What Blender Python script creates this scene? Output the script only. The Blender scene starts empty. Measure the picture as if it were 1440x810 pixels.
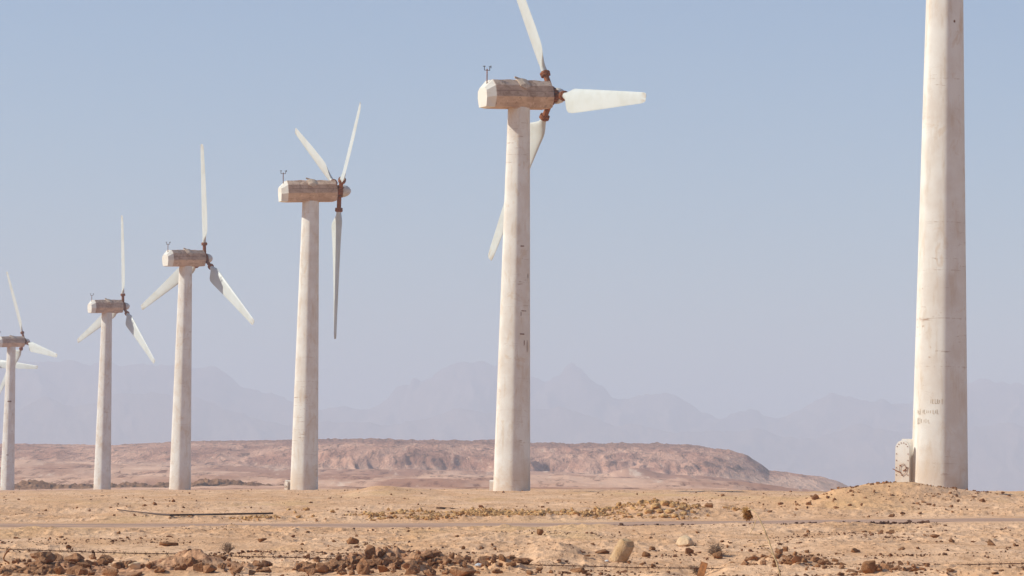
import bpy, bmesh, math, random
import numpy as np
from mathutils import Vector, Matrix

rad = math.radians
SC = bpy.context.scene
COL = SC.collection

# ------------------------------------------------------------------ camera
EYE = 1.6
FPX = 4500.0                         # focal length in pixels of the 1440 px wide photograph
PITCH = math.atan((688 - 405) / FPX)
ROLL = rad(1.1)
cF = np.array([0, math.cos(PITCH), math.sin(PITCH)])
cU0 = np.array([0, -math.sin(PITCH), math.cos(PITCH)])
cR0 = np.array([1.0, 0, 0])
cU = cU0 * math.cos(ROLL) - cR0 * math.sin(ROLL)
cR = cR0 * math.cos(ROLL) + cU0 * math.sin(ROLL)
cam = bpy.data.cameras.new('camera')
cam.lens = FPX / 1440 * 36
cam.sensor_width = 36
cam.clip_start = 0.5
cam.clip_end = 40000
camo = bpy.data.objects.new('camera', cam)
COL.objects.link(camo)
M = Matrix(((cR[0], cU[0], -cF[0], 0), (cR[1], cU[1], -cF[1], 0), (cR[2], cU[2], -cF[2], EYE), (0, 0, 0, 1)))
camo.matrix_world = M
SC.camera = camo

# ------------------------------------------------------------------ light
SUN_EL, SUN_PHI = 33.0, 4.0          # elevation; angle of the sun behind the exact left
sdir = Vector((-math.cos(rad(SUN_PHI)) * math.cos(rad(SUN_EL)), -math.sin(rad(SUN_PHI)) * math.cos(rad(SUN_EL)), math.sin(rad(SUN_EL))))
sun = bpy.data.lights.new('sun', 'SUN')
sun.energy = 4.6
sun.angle = rad(0.55)
sun.color = (1.0, 0.98, 0.86)
suno = bpy.data.objects.new('sun', sun)
COL.objects.link(suno)
suno.rotation_euler = sdir.to_track_quat('Z', 'Y').to_euler()
W = bpy.data.worlds.new('World')
SC.world = W
W.use_nodes = True
wn, wl = W.node_tree.nodes, W.node_tree.links
bg = wn['Background']
sky = wn.new('ShaderNodeTexSky')
sky.sky_type = 'NISHITA'
sky.sun_disc = False
sky.sun_elevation = rad(SUN_EL)
sky.sun_rotation = rad(270 - SUN_PHI)
sky.altitude = 0
sky.air_density = 1.0
sky.dust_density = 0.5
sky.ozone_density = 5.0
wl.new(sky.outputs[0], bg.inputs[0])
bg.inputs[1].default_value = 0.115
SC.view_settings.view_transform = 'Standard'
SC.view_settings.look = 'None'
SC.view_settings.gamma = 1
SC.view_settings.exposure = 0.12
SC.view_settings.use_curve_mapping = False
SC.cycles.max_bounces = 6
SC.cycles.volume_bounces = 1
HAZE_DENSITY = 2.45e-4
HAZE_COLOR = (0.76, 0.82, 0.935)


# ------------------------------------------------------------------ helpers
def hash2(ix, iy, seed):
    with np.errstate(over='ignore'):
        h = (ix.astype(np.int64) * 374761393 + iy.astype(np.int64) * 668265263 + seed * 974711) & 0xFFFFFFFF
        h = ((h ^ (h >> 13)) * 1274126177) & 0xFFFFFFFF
        h = (h ^ (h >> 16)) & 0xFFFFFFFF
    return h / 4294967295.0


def vnoise(x, y, seed=0):
    ix = np.floor(x); iy = np.floor(y)
    fx = x - ix; fy = y - iy
    fx = fx * fx * fx * (fx * (fx * 6 - 15) + 10); fy = fy * fy * fy * (fy * (fy * 6 - 15) + 10)
    a = hash2(ix, iy, seed); b = hash2(ix + 1, iy, seed)
    c = hash2(ix, iy + 1, seed); d = hash2(ix + 1, iy + 1, seed)
    return (a + (b - a) * fx) * (1 - fy) + (c + (d - c) * fx) * fy      # 0..1


def fbm(x, y, wl_, octs=4, seed=0, gain=0.5):
    s = 0; amp = 1; tot = 0
    c, sn = 0.8, 0.6
    x = x / wl_; y = y / wl_
    for k in range(octs):
        s = s + amp * (vnoise(x, y, seed + k * 17) * 2 - 1)
        tot += amp; amp *= gain
        x, y = (c * x - sn * y) * 2.03 + 5.3, (sn * x + c * y) * 2.03 + 1.7
    return s / tot


def ridged(x, y, wl_, octs=4, seed=0):
    s = 0; amp = 1; tot = 0
    x = x / wl_; y = y / wl_
    for k in range(octs):
        n = 1 - np.abs(vnoise(x, y, seed + k * 13) * 2 - 1)
        s = s + amp * n * n; tot += amp; amp *= 0.5
        x, y = (0.8 * x - 0.6 * y) * 2.1 + 3.1, (0.6 * x + 0.8 * y) * 2.1 + 7.9
    return s / tot


def sstep(a, b, x):
    t = np.clip((x - a) / (b - a), 0, 1)
    return t * t * (3 - 2 * t)


def mesh_np(name, verts, faces, smooth=True):
    """verts Nx3, faces Mxk (k = 3 or 4)"""
    me = bpy.data.meshes.new(name)
    n, k = faces.shape
    me.vertices.add(len(verts)); me.vertices.foreach_set('co', np.ascontiguousarray(verts, dtype=np.float32).ravel())
    me.loops.add(n * k); me.loops.foreach_set('vertex_index', np.ascontiguousarray(faces, dtype=np.int32).ravel())
    me.polygons.add(n)
    me.polygons.foreach_set('loop_start', np.arange(0, n * k, k, dtype=np.int32))
    me.polygons.foreach_set('loop_total', np.full(n, k, dtype=np.int32))
    me.polygons.foreach_set('use_smooth', np.full(n, smooth, dtype=bool))
    me.update(calc_edges=True)
    return me


def grid_mesh(name, X, Y, Z):
    r, c = X.shape
    idx = np.arange(r * c).reshape(r, c)
    f = np.stack([idx[:-1, :-1], idx[:-1, 1:], idx[1:, 1:], idx[1:, :-1]], -1).reshape(-1, 4)
    return mesh_np(name, np.stack([X, Y, Z], -1).reshape(-1, 3), f)


def link(name, me, mat=None, parent=None, loc=None):
    o = bpy.data.objects.new(name, me)
    COL.objects.link(o)
    if mat is not None and me is not None and not me.materials:
        me.materials.append(mat)
    if parent is not None:
        o.parent = parent
    if loc is not None:
        o.location = loc
    return o


def tag(o, label=None, cat=None, group=None, kind=None):
    if label: o['label'] = label
    if cat: o['category'] = cat
    if group: o['group'] = group
    if kind: o['kind'] = kind
    return o


def bm_mesh(name, bm, smooth_angle=None):
    bmesh.ops.recalc_face_normals(bm, faces=bm.faces)
    me = bpy.data.meshes.new(name)
    bm.to_mesh(me); bm.free()
    if smooth_angle is not None:
        me.polygons.foreach_set('use_smooth', np.ones(len(me.polygons), dtype=bool))
        me.set_sharp_from_angle(angle=rad(smooth_angle))
    return me


def add_tube(bm, pts, r, n=8, caps=True):
    """tube through pts; r a number or one per point"""
    pts = [Vector(p) for p in pts]
    rr = r if isinstance(r, (list, tuple)) else [r] * len(pts)
    rings = []
    up = Vector((0.13, 0.21, 0.97))
    for i, p in enumerate(pts):
        t = (pts[min(i + 1, len(pts) - 1)] - pts[max(i - 1, 0)]).normalized()
        u = t.cross(up)
        if u.length < 0.1: u = t.cross(Vector((1, 0, 0)))
        u.normalize(); v = t.cross(u)
        rings.append([bm.verts.new(p + (u * math.cos(2 * math.pi * k / n) + v * math.sin(2 * math.pi * k / n)) * rr[i]) for k in range(n)])
    for a, b in zip(rings, rings[1:]):
        for k in range(n):
            bm.faces.new((a[k], a[(k + 1) % n], b[(k + 1) % n], b[k]))
    if caps:
        bm.faces.new(rings[0][::-1]); bm.faces.new(rings[-1])
    return rings


def add_box(bm, c, s, m=None):
    r = bmesh.ops.create_cube(bm, size=1)
    mat = Matrix.Translation(Vector(c)) @ (m or Matrix.Identity(4)) @ Matrix.Diagonal((*s, 1))
    bmesh.ops.transform(bm, matrix=mat, verts=r['verts'])
    return r['verts']


def loft(bm, secs, caps=True):
    rings = [[bm.verts.new(p) for p in s] for s in secs]
    n = len(rings[0])
    for a, b in zip(rings, rings[1:]):
        for k in range(n):
            bm.faces.new((a[k], a[(k + 1) % n], b[(k + 1) % n], b[k]))
    if caps:
        bm.faces.new(rings[0][::-1]); bm.faces.new(rings[-1])
    return rings


# ------------------------------------------------------------------ materials
class NT:
    def __init__(self, name, rough=0.9, spec=0.2):
        self.m = bpy.data.materials.new(name); self.m.use_nodes = True
        self.t = self.m.node_tree; self.n = self.t.nodes
        self.b = self.n['Principled BSDF']
        self.b.inputs['Roughness'].default_value = rough
        self.b.inputs['Specular IOR Level'].default_value = spec

    def new(self, typ, **kw):
        x = self.n.new(typ)
        for k, v in kw.items(): setattr(x, k, v)
        return x

    def lk(self, a, b): self.t.links.new(a, b)

    def pos(self, scale=(1, 1, 1), coord='world', off=(0, 0, 0)):
        if coord == 'world':
            g = self.new('ShaderNodeNewGeometry').outputs['Position']
        else:
            g = self.new('ShaderNodeTexCoord').outputs['Object']
        mp = self.new('ShaderNodeMapping')
        mp.inputs['Scale'].default_value = scale
        mp.inputs['Location'].default_value = off
        self.lk(g, mp.inputs['Vector'])
        return mp.outputs[0]

    def noise(self, vec, scale, detail=4, rough=0.55, dist=0.0):
        t = self.new('ShaderNodeTexNoise')
        t.inputs['Scale'].default_value = scale; t.inputs['Detail'].default_value = detail
        t.inputs['Roughness'].default_value = rough; t.inputs['Distortion'].default_value = dist
        self.lk(vec, t.inputs['Vector'])
        return t.outputs[0]

    def ramp(self, fac, a, b, lo=0.0, hi=1.0):
        r = self.new('ShaderNodeMapRange', interpolation_type='SMOOTHSTEP')
        r.inputs['From Min'].default_value = a; r.inputs['From Max'].default_value = b
        r.inputs['To Min'].default_value = lo; r.inputs['To Max'].default_value = hi
        self.lk(fac, r.inputs['Value'])
        return r.outputs[0]

    def math(self, op, a, b=None):
        x = self.new('ShaderNodeMath', operation=op)
        for i, v in enumerate((a, b)):
            if v is None: continue
            if isinstance(v, (int, float)): x.inputs[i].default_value = v
            else: self.lk(v, x.inputs[i])
        return x.outputs[0]

    def mix(self, fac, a, b, mode='MIX'):
        x = self.new('ShaderNodeMix', data_type='RGBA', blend_type=mode)
        for i, v in ((0, fac), (6, a), (7, b)):
            if isinstance(v, (int, float)): x.inputs[i].default_value = v
            elif isinstance(v, tuple): x.inputs[i].default_value = (*v, 1)
            else: self.lk(v, x.inputs[i])
        return x.outputs[2]

    def col(self, c):
        if isinstance(c, tuple): self.b.inputs['Base Color'].default_value = (*c, 1)
        else: self.lk(c, self.b.inputs['Base Color'])
        return self

    def bump(self, h, strength=0.5, dist=0.05):
        x = self.new('ShaderNodeBump')
        x.inputs['Strength'].default_value = strength; x.inputs['Distance'].default_value = dist
        self.lk(h, x.inputs['Height']); self.lk(x.outputs[0], self.b.inputs['Normal'])
        return self


def mat_ground():
    t = NT('desert_sand', 0.95, 0.1)
    p = t.pos((1, 0.45, 1))
    n1 = t.noise(p, 0.35, 5, 0.6)
    n2 = t.noise(p, 2.2, 6, 0.68)
    n3 = t.noise(t.pos((1, 0.35, 1)), 10, 5, 0.72)
    c = t.mix(t.ramp(n1, 0.35, 0.65), (0.68, 0.385, 0.205), (0.79, 0.49, 0.295))
    c = t.mix(t.ramp(n2, 0.50, 0.66, 0, 0.75), c, (0.50, 0.27, 0.14))
    c = t.mix(t.ramp(n3, 0.555, 0.65, 0, 0.85), c, (0.22, 0.09, 0.04))
    c = t.mix(t.ramp(n3, 0.30, 0.42, 0.45, 0.0), c, (0.80, 0.53, 0.33))
    # ochre patches
    no = t.noise(t.pos((1, 0.25, 1), 'world', (31, 17, 3)), 0.13, 4, 0.6)
    c = t.mix(t.ramp(no, 0.54, 0.70, 0, 0.5), c, (0.66, 0.40, 0.17))
    # golden soil dug out and heaped before the nearest tower
    gx = t.new('ShaderNodeVectorMath', operation='LENGTH')
    t.lk(t.pos((0.20, 0.075, 0), 'world', (-2.45, -9.1, 0)), gx.inputs[0])
    t_heap = t.math('MULTIPLY', t.ramp(gx.outputs['Value'], 0.25, 1.0, 0.75, 0), t.ramp(n1, 0.25, 0.6))
    c = t.mix(t_heap, c, t.mix(t.ramp(n3, 0.5, 0.64), (0.72, 0.40, 0.195), (0.42, 0.20, 0.09)))
    # red-brown broken earth of the two dug heaps along the fence
    for (mx, my, kx, ky) in ((-2.3, 57.0, 0.58, 0.24), (-6.7, 56.0, 0.29, 0.30)):
        hx = t.new('ShaderNodeVectorMath', operation='LENGTH')
        t.lk(t.pos((kx, ky, 0), 'world', (-mx * kx, -my * ky, 0)), hx.inputs[0])
        hm = t.math('MULTIPLY', t.ramp(hx.outputs['Value'], 0.55, 1.05, 0.85, 0), t.ramp(n2, 0.28, 0.5))
        c = t.mix(hm, c, t.mix(t.ramp(n3, 0.44, 0.6), (0.50, 0.255, 0.14), (0.24, 0.10, 0.05)))
    # far plain: paler rose soil with dark gravel spreads, at a larger scale
    sep = t.new('ShaderNodeSeparateXYZ'); t.lk(t.pos(), sep.inputs[0])
    far = t.ramp(sep.outputs[1], 190, 480)
    f1 = t.noise(t.pos((1, 0.14, 1)), 0.020, 7, 0.62, 0.5)
    f2 = t.noise(t.pos((1, 0.10, 1)), 0.16, 7, 0.72, 0.3)
    fc = t.mix(t.ramp(f1, 0.40, 0.58), (0.74, 0.44, 0.29), (0.44, 0.215, 0.135))
    fc = t.mix(t.ramp(f2, 0.52, 0.64, 0, 0.85), fc, (0.19, 0.08, 0.05))
    fc = t.mix(t.ramp(f2, 0.32, 0.44, 0.75, 0), fc, (0.82, 0.59, 0.43))
    t.col(t.mix(far, c, fc))
    b = t.math('ADD', t.math('MULTIPLY', n2, 0.6), t.math('MULTIPLY', n3, 0.4))
    t.bump(b, 0.7, 0.12)
    return t.m


def mat_simple_rock(name, c1, c2, c3, scale=4.0, bump=0.6):
    t = NT(name, 0.95, 0.1)
    p = t.pos()
    n = t.noise(p, scale, 6, 0.65); n2 = t.noise(p, scale * 5, 4, 0.6)
    c = t.mix(t.ramp(n, 0.35, 0.65), c1, c2)
    c = t.mix(t.ramp(n2, 0.55, 0.72, 0, 0.7), c, c3)
    t.col(c)
    t.bump(n2, bump, 0.04)
    return t.m


def mat_mesa():
    t = NT('mesa_rock', 0.95, 0.1)
    n = t.noise(t.pos((1, 0.22, 1.2)), 0.045, 7, 0.65, 0.6)
    n2 = t.noise(t.pos((1, 0.16, 1.0)), 0.20, 7, 0.74, 0.4)
    n3 = t.noise(t.pos((1, 0.3, 1.0)), 0.8, 4, 0.7)
    c = t.mix(t.ramp(n, 0.38, 0.60), (0.68, 0.375, 0.25), (0.46, 0.225, 0.15))
    c = t.mix(t.ramp(n2, 0.51, 0.63, 0, 0.85), c, (0.15, 0.08, 0.06))
    c = t.mix(t.ramp(n2, 0.32, 0.43, 0.8, 0), c, (0.76, 0.50, 0.35))
    c = t.mix(t.ramp(n3, 0.58, 0.68, 0, 0.6), c, (0.10, 0.055, 0.045))
    # dark desert varnish on the cap rock
    sep = t.new('ShaderNodeSeparateXYZ'); t.lk(t.pos(), sep.inputs[0])
    zz = t.math('ADD', sep.outputs[2], t.math('MULTIPLY', t.math('SUBTRACT', n2, 0.5), 9.0))
    cap = t.mix(t.ramp(n3, 0.42, 0.6), (0.40, 0.20, 0.135), (0.17, 0.08, 0.058))
    c = t.mix(t.ramp(zz, 19.0, 23.0, 0, 0.75), c, cap)
    c = t.mix(t.ramp(zz, 7.0, 10.5, 0.45, 0), c, (0.80, 0.53, 0.37))
    t.col(c); t.bump(n2, 1.0, 2.0)
    return t.m


def mat_mountain():
    t = NT('mountain_rock', 0.95, 0.1)
    n = t.noise(t.pos((1, 1, 0.5)), 0.004, 7, 0.6, 0.4)
    t.col(t.mix(t.ramp(n, 0.35, 0.65), (0.30, 0.20, 0.16), (0.20, 0.14, 0.12)))
    return t.m


def mat_road():
    t = NT('worn_asphalt', 0.9, 0.2)
    n = t.noise(t.pos((0.15, 1, 1)), 1.6, 5, 0.6); n2 = t.noise(t.pos(), 9, 4, 0.7)
    c = t.mix(t.ramp(n, 0.4, 0.65), (0.40, 0.24, 0.17), (0.58, 0.36, 0.235))
    c = t.mix(t.ramp(n2, 0.55, 0.7, 0, 0.5), c, (0.16, 0.105, 0.085))
    t.col(c); t.bump(n2, 0.3, 0.02)
    return t.m


def mat_tower():
    t = NT('painted_concrete', 0.75, 0.3)
    p = t.pos()
    pz = t.pos((1, 1, 0.22))                     # streaks running down
    ph = t.pos((0.6, 0.6, 5.0))                  # short horizontal cracks
    n1 = t.noise(p, 0.7, 5, 0.6)
    n2 = t.noise(pz, 2.4, 5, 0.65)
    n3 = t.noise(ph, 1.3, 6, 0.75)
    n4 = t.noise(p, 5.5, 5, 0.7)
    n5 = t.noise(t.pos((1, 1, 1), 'world', (7, 3, 11)), 0.35, 3, 0.5)
    c = t.mix(t.ramp(n1, 0.35, 0.68), (0.75, 0.715, 0.655), (0.67, 0.60, 0.525))
    c = t.mix(t.ramp(n2, 0.48, 0.72, 0, 0.65), c, (0.58, 0.46, 0.345))
    n6 = t.noise(t.pos((1, 1, 0.7)), 1.1, 6, 0.72, 0.8)
    c = t.mix(t.ramp(n6, 0.55, 0.66, 0, 0.5), c, (0.60, 0.455, 0.32))
    msk = t.ramp(n5, 0.42, 0.62)
    c = t.mix(t.math('MULTIPLY', t.ramp(n3, 0.60, 0.66, 0, 0.75), msk), c, (0.34, 0.20, 0.12))
    c = t.mix(t.math('MULTIPLY', t.ramp(n4, 0.64, 0.70, 0, 0.8), msk), c, (0.36, 0.19, 0.09))
    # faint casting joints every two metres
    sep = t.new('ShaderNodeSeparateXYZ'); t.lk(t.pos((1, 1, 1), 'object'), sep.inputs[0])
    fr = t.math('FRACT', t.math('MULTIPLY', sep.outputs[2], 1 / 2.0))
    jl = t.math('MULTIPLY', t.ramp(t.math('ABSOLUTE', t.math('SUBTRACT', fr, 0.5)), 0.006, 0.014, 0.5, 0), t.math('MULTIPLY', t.ramp(n4, 0.45, 0.58), t.ramp(n5, 0.40, 0.58)))
    c = t.mix(jl, c, (0.42, 0.30, 0.21))
    # dust splashed up from the sand at the foot
    ft = t.math('MULTIPLY', t.ramp(sep.outputs[2], 0.0, 2.6, 0.6, 0), t.ramp(n1, 0.3, 0.6))
    c = t.mix(ft, c, (0.62, 0.47, 0.34))
    t.col(c); t.bump(n4, 0.12, 0.02)
    return t.m


def mat_nacelle():
    t = NT('dusty_panel', 0.85, 0.2)
    n1 = t.noise(t.pos((0.5, 0.5, 1.6)), 1.6, 5, 0.6, 0.3)
    n2 = t.noise(t.pos((1, 1, 0.35)), 4.5, 4, 0.6)
    n4 = t.noise(t.pos((1, 1, 1.3)), 2.0, 6, 0.7, 1.2)
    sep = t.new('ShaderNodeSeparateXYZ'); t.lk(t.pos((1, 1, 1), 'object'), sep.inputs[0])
    # the sides keep a reddish dust crust, the tail cap is paler
    side = t.ramp(sep.outputs[0], -2.14, -2.06)
    crust = t.mix(t.ramp(n1, 0.36, 0.66), (0.60, 0.43, 0.31), (0.43, 0.285, 0.20))
    crust = t.mix(t.ramp(n2, 0.54, 0.70, 0, 0.65), crust, (0.74, 0.56, 0.44))
    crust = t.mix(t.ramp(n4, 0.57, 0.66, 0, 0.6), crust, (0.17, 0.095, 0.068))
    # upper panels darker: dirt, and weaker ground bounce painted into the colour; a lap joint runs between them
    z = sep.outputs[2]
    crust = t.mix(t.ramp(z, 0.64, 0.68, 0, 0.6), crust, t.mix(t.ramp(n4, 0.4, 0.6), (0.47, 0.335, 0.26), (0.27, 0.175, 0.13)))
    # roof and sloping shoulders lighter: settled sand, and the sun on them painted in
    crust = t.mix(t.ramp(z, 1.33, 1.40, 0, 0.9), crust, t.mix(t.ramp(n4, 0.42, 0.62), (0.66, 0.48, 0.35), (0.40, 0.255, 0.18)))
    lap = t.ramp(t.math('ABSOLUTE', t.math('SUBTRACT', z, 1.02)), 0.012, 0.03, 0.6, 0)
    crust = t.mix(t.math('MULTIPLY', lap, t.ramp(n1, 0.35, 0.5)), crust, (0.15, 0.085, 0.065))
    tail = t.mix(t.ramp(n1, 0.5, 0.75, 0, 0.5), (0.72, 0.675, 0.60), (0.58, 0.47, 0.36))
    t.col(t.mix(side, tail, crust))
    t.bump(n1, 0.2, 0.04)
    return t.m


def mat_blade():
    t = NT('blade_gelcoat', 0.45, 0.4)
    n = t.noise(t.pos((1, 1, 1), 'object'), 0.9, 5, 0.6)
    n2 = t.noise(t.pos((3, 3, 0.4), 'object'), 3, 4, 0.6)
    c = t.mix(t.ramp(n, 0.38, 0.68), (0.55, 0.57, 0.55), (0.50, 0.51, 0.475))
    c = t.mix(t.ramp(n2, 0.58, 0.74, 0, 0.35), c, (0.50, 0.46, 0.38))
    sep = t.new('ShaderNodeSeparateXYZ'); t.lk(t.pos((1, 1, 1), 'object'), sep.inputs[0])
    c = t.mix(t.math('MULTIPLY', t.ramp(sep.outputs[2], 11.55, 12.2, 0, 0.5), t.ramp(n2, 0.4, 0.6)), c, (0.36, 0.26, 0.17))
    t.col(c)
    return t.m


def mat_rust():
    t = NT('rusty_steel', 0.85, 0.3)
    n = t.noise(t.pos(), 7, 5, 0.65)
    c = t.mix(t.ramp(n, 0.35, 0.6), (0.36, 0.12, 0.042), (0.18, 0.066, 0.032))
    t.col(t.mix(t.ramp(n, 0.62, 0.72), c, (0.42, 0.19, 0.07)))
    t.bump(n, 0.4, 0.02)
    return t.m


def mat_plain(name, c, rough=0.8, var=0.25, scale=9):
    t = NT(name, rough, 0.25)
    n = t.noise(t.pos(), scale, 4, 0.6)
    t.col(t.mix(t.ramp(n, 0.35, 0.65), c, tuple(v * (1 - var) for v in c)))
    return t.m


MG = mat_ground(); MMESA = mat_mesa(); MMT = mat_mountain(); MROAD = mat_road()
MTOW = mat_tower(); MNAC = mat_nacelle(); MBL = mat_blade(); MRUST = mat_rust()
MSPIN = mat_plain('spinner_paint', (0.66, 0.62, 0.57), 0.5)
MDARK = mat_plain('dark_metal', (0.10, 0.075, 0.06), 0.6)
MMARK = mat_plain('faded_paint', (0.60, 0.49, 0.375), 0.9)
MROCK = mat_simple_rock('brown_rock', (0.37, 0.18, 0.085), (0.22, 0.10, 0.045), (0.09, 0.036, 0.018), 5, 1.0)
MCLOD = mat_simple_rock('earth_clod', (0.43, 0.225, 0.12), (0.27, 0.125, 0.06), (0.10, 0.04, 0.02), 6, 1.0)
MPALE = mat_simple_rock('pale_stone', (0.62, 0.41, 0.235), (0.47, 0.28, 0.14), (0.24, 0.12, 0.05), 6, 0.9)
MDUSTY = mat_simple_rock('chalky_stone', (0.70, 0.51, 0.33), (0.62, 0.43, 0.26), (0.46, 0.29, 0.16), 5, 0.4)
MYEL = mat_simple_rock('yellow_rubble', (0.64, 0.39, 0.18), (0.48, 0.26, 0.105), (0.20, 0.09, 0.04), 4, 1.0)
MBERM = mat_simple_rock('dark_rubble', (0.34, 0.18, 0.10), (0.19, 0.095, 0.055), (0.05, 0.024, 0.016), 0.7, 1.0)
MGRAV = mat_plain('dark_gravel', (0.23, 0.10, 0.048), 0.95, 0.6, 6)
MASPH = mat_plain('asphalt_chunk', (0.13, 0.062, 0.038), 0.9, 0.5, 12)
MWIRE = mat_plain('rusty_wire', (0.17, 0.075, 0.04), 0.8, 0.4, 20)
MPOST = mat_plain('rusty_post', (0.36, 0.14, 0.045), 0.8, 0.45, 12)
MFLAP = mat_plain('bleached_canvas', (0.62, 0.47, 0.35), 0.9, 0.3, 6)
MSTAIN = mat_plain('rust_stain', (0.26, 0.135, 0.085), 0.9, 0.4, 10)
MSTRAW = mat_plain('dry_straw', (0.70, 0.50, 0.28), 0.85, 0.3, 40)
MHEAD = mat_plain('dry_seed_head', (0.32, 0.14, 0.045), 0.9, 0.5, 60)
MTWIG = mat_plain('grey_twig', (0.36, 0.24, 0.16), 0.9, 0.4, 30)
MHOSE = mat_plain('dark_rubber', (0.085, 0.05, 0.035), 0.6, 0.3, 8)
MWOOD = mat_plain('weathered_wood', (0.25, 0.14, 0.08), 0.9, 0.4, 10)
MWHITE = mat_plain('white_plastic', (0.80, 0.78, 0.75), 0.5, 0.1, 20)

# ------------------------------------------------------------------ terrain
# heights are given as the rise of the ground at chosen distances, at seven bearings
UK = np.array([0, 240, 480, 720, 960, 1200, 1440.0])
def yh(u): return 688 + (u - 720) * math.tan(ROLL)
TAB = [
    (45, [838] * 7),
    (54, [812, 812, 812, 812, 812, 812, 812]),
    (62, [791, 792, 792, 792, 793, 793, 793]),
    (74, [768, 769, 770, 770, 771, 769, 768]),
    (88, [752, 752, 753, 753, 752, 750, 749]),
    (97, [743.5, 743.5, 743.5, 743, 741, 738, 736]),
    (100, [741, 741, 741, 740.5, 738.5, 735, 732.5]),
    (107, [735, 735, 735, 734.5, 732, 729.5, 726.5]),
    (112, [729, 729, 729, 728, 725, 719, 719]),
    (122, [720, 720, 720, 719, 715, 709, 706]),
    (134, [712, 713, 713, 712, 707, 701, 696]),
    (150, [704, 704, 704, 703, 701, 699, 692]),
    (200, [695, 693, 692, 690.5, 692, 694, 694]),
    (265, [692, 690.5, 690, 690, 691, 696, 698]),
    (343, [691, 689.5, 689, 689, 690, 698, 701]),
    (430, [692, 690.5, 688, 688, 689, 699, 703]),
    (527, [693, 688, 687, 687, 688, 699, 704]),
    (620, [689, 685, 686, 686, 687, 699, 705]),
    (760, [679, 679, 681, 682, 684, 699, 706]),
    (950, [665, 668, 673, 675, 678, 698, 707]),
    (1200, [648, 655, 664, 667, 671, 697, 707]),
    (1600, [640, 648, 662, 666, 674, 697, 706]),
    (2500, [655, 660, 668, 675, 685, 697, 704]),
    (14000, [668, 672, 680, 688, 694, 700, 703]),
]
TD = np.log(np.array([t[0] for t in TAB], float))
TV = np.array([t[1] for t in TAB], float)


def ztab(u, d):
    uc = np.clip(u, 0, 1440)
    ld = np.log(np.clip(d, 45, 14000))
    i = np.clip(np.searchsorted(TD, ld) - 1, 0, len(TD) - 2)
    s = (ld - TD[i]) / (TD[i + 1] - TD[i])
    fu = uc / 240.0
    j = np.clip(np.floor(fu).astype(int), 0, 5)
    q = fu - j
    q = q * q * (3 - 2 * q)
    v = (TV[i, j] * (1 - q) + TV[i, j + 1] * q) * (1 - s) + (TV[i + 1, j] * (1 - q) + TV[i + 1, j + 1] * q) * s
    z = EYE - (v - yh(uc)) / FPX * np.clip(d, 45, None)
    near = sstep(30, 45, d)
    return z * near + (-0.02) * (1 - near)


def gauss(u, d, u0, d0, su, sd):
    return np.exp(-((u - u0) / su) ** 2 - ((d - d0) / sd) ** 2)


TURB = [  # px of the base, distance, yaw, azimuth of the first blade, ground sink
    (1321, 686, 133), (719.5, 690, 200), (427.5, 690, 265), (253, 689, 343), (143.5, 691, 430), (10, 693, 527)]


def zbase(x, y):
    """ground without its fine roughness"""
    d = np.maximum(y, 1.0)
    u = 720 + FPX * x / np.maximum(y, 3.0)
    z = ztab(u, d)
    # mound in front of the nearest tower
    z = z + 0.66 * gauss(u, d, 1258, 126.5, 80, 6.5) + 0.22 * gauss(u, d, 1345, 128, 65, 6) + 0.24 * gauss(u, d, 1185, 124, 50, 6)
    # rubble ridges beyond the road
    z = z + 0.24 * gauss(u, d, 930, 113, 45, 4) + 0.12 * gauss(u, d, 640, 113, 130, 4) + 0.14 * gauss(u, d, 1010, 118, 60, 4)
    z = z + 0.40 * gauss(u, d, 540, 185, 38, 14) + 0.16 * gauss(u, d, 590, 190, 40, 14)
    # banks in the foreground
    z = z + 0.30 * gauss(u, d, 535, 57.5, 75, 2.6) + 0.16 * gauss(u, d, 610, 56, 60, 2.2) + 0.17 * gauss(u, d, 90, 57.5, 90, 2.2)
    z = z + 0.20 * gauss(u, d, 275, 56.2, 55, 2.0) + 0.22 * gauss(u, d, 790, 67, 42, 4.5) + 0.14 * gauss(u, d, 720, 57, 40, 2.0)
    z = z + 0.12 * gauss(u, d, 1105, 61, 55, 3.5) + 0.12 * gauss(u, d, 1240, 58, 120, 2.5)
    z = z - 0.16 * gauss(u, d, 985, 57, 26, 3.5)
    # knoll before the mesa
    z = z + 3.4 * gauss(u, d, 892, 1120, 38, 30)
    return z


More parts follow.
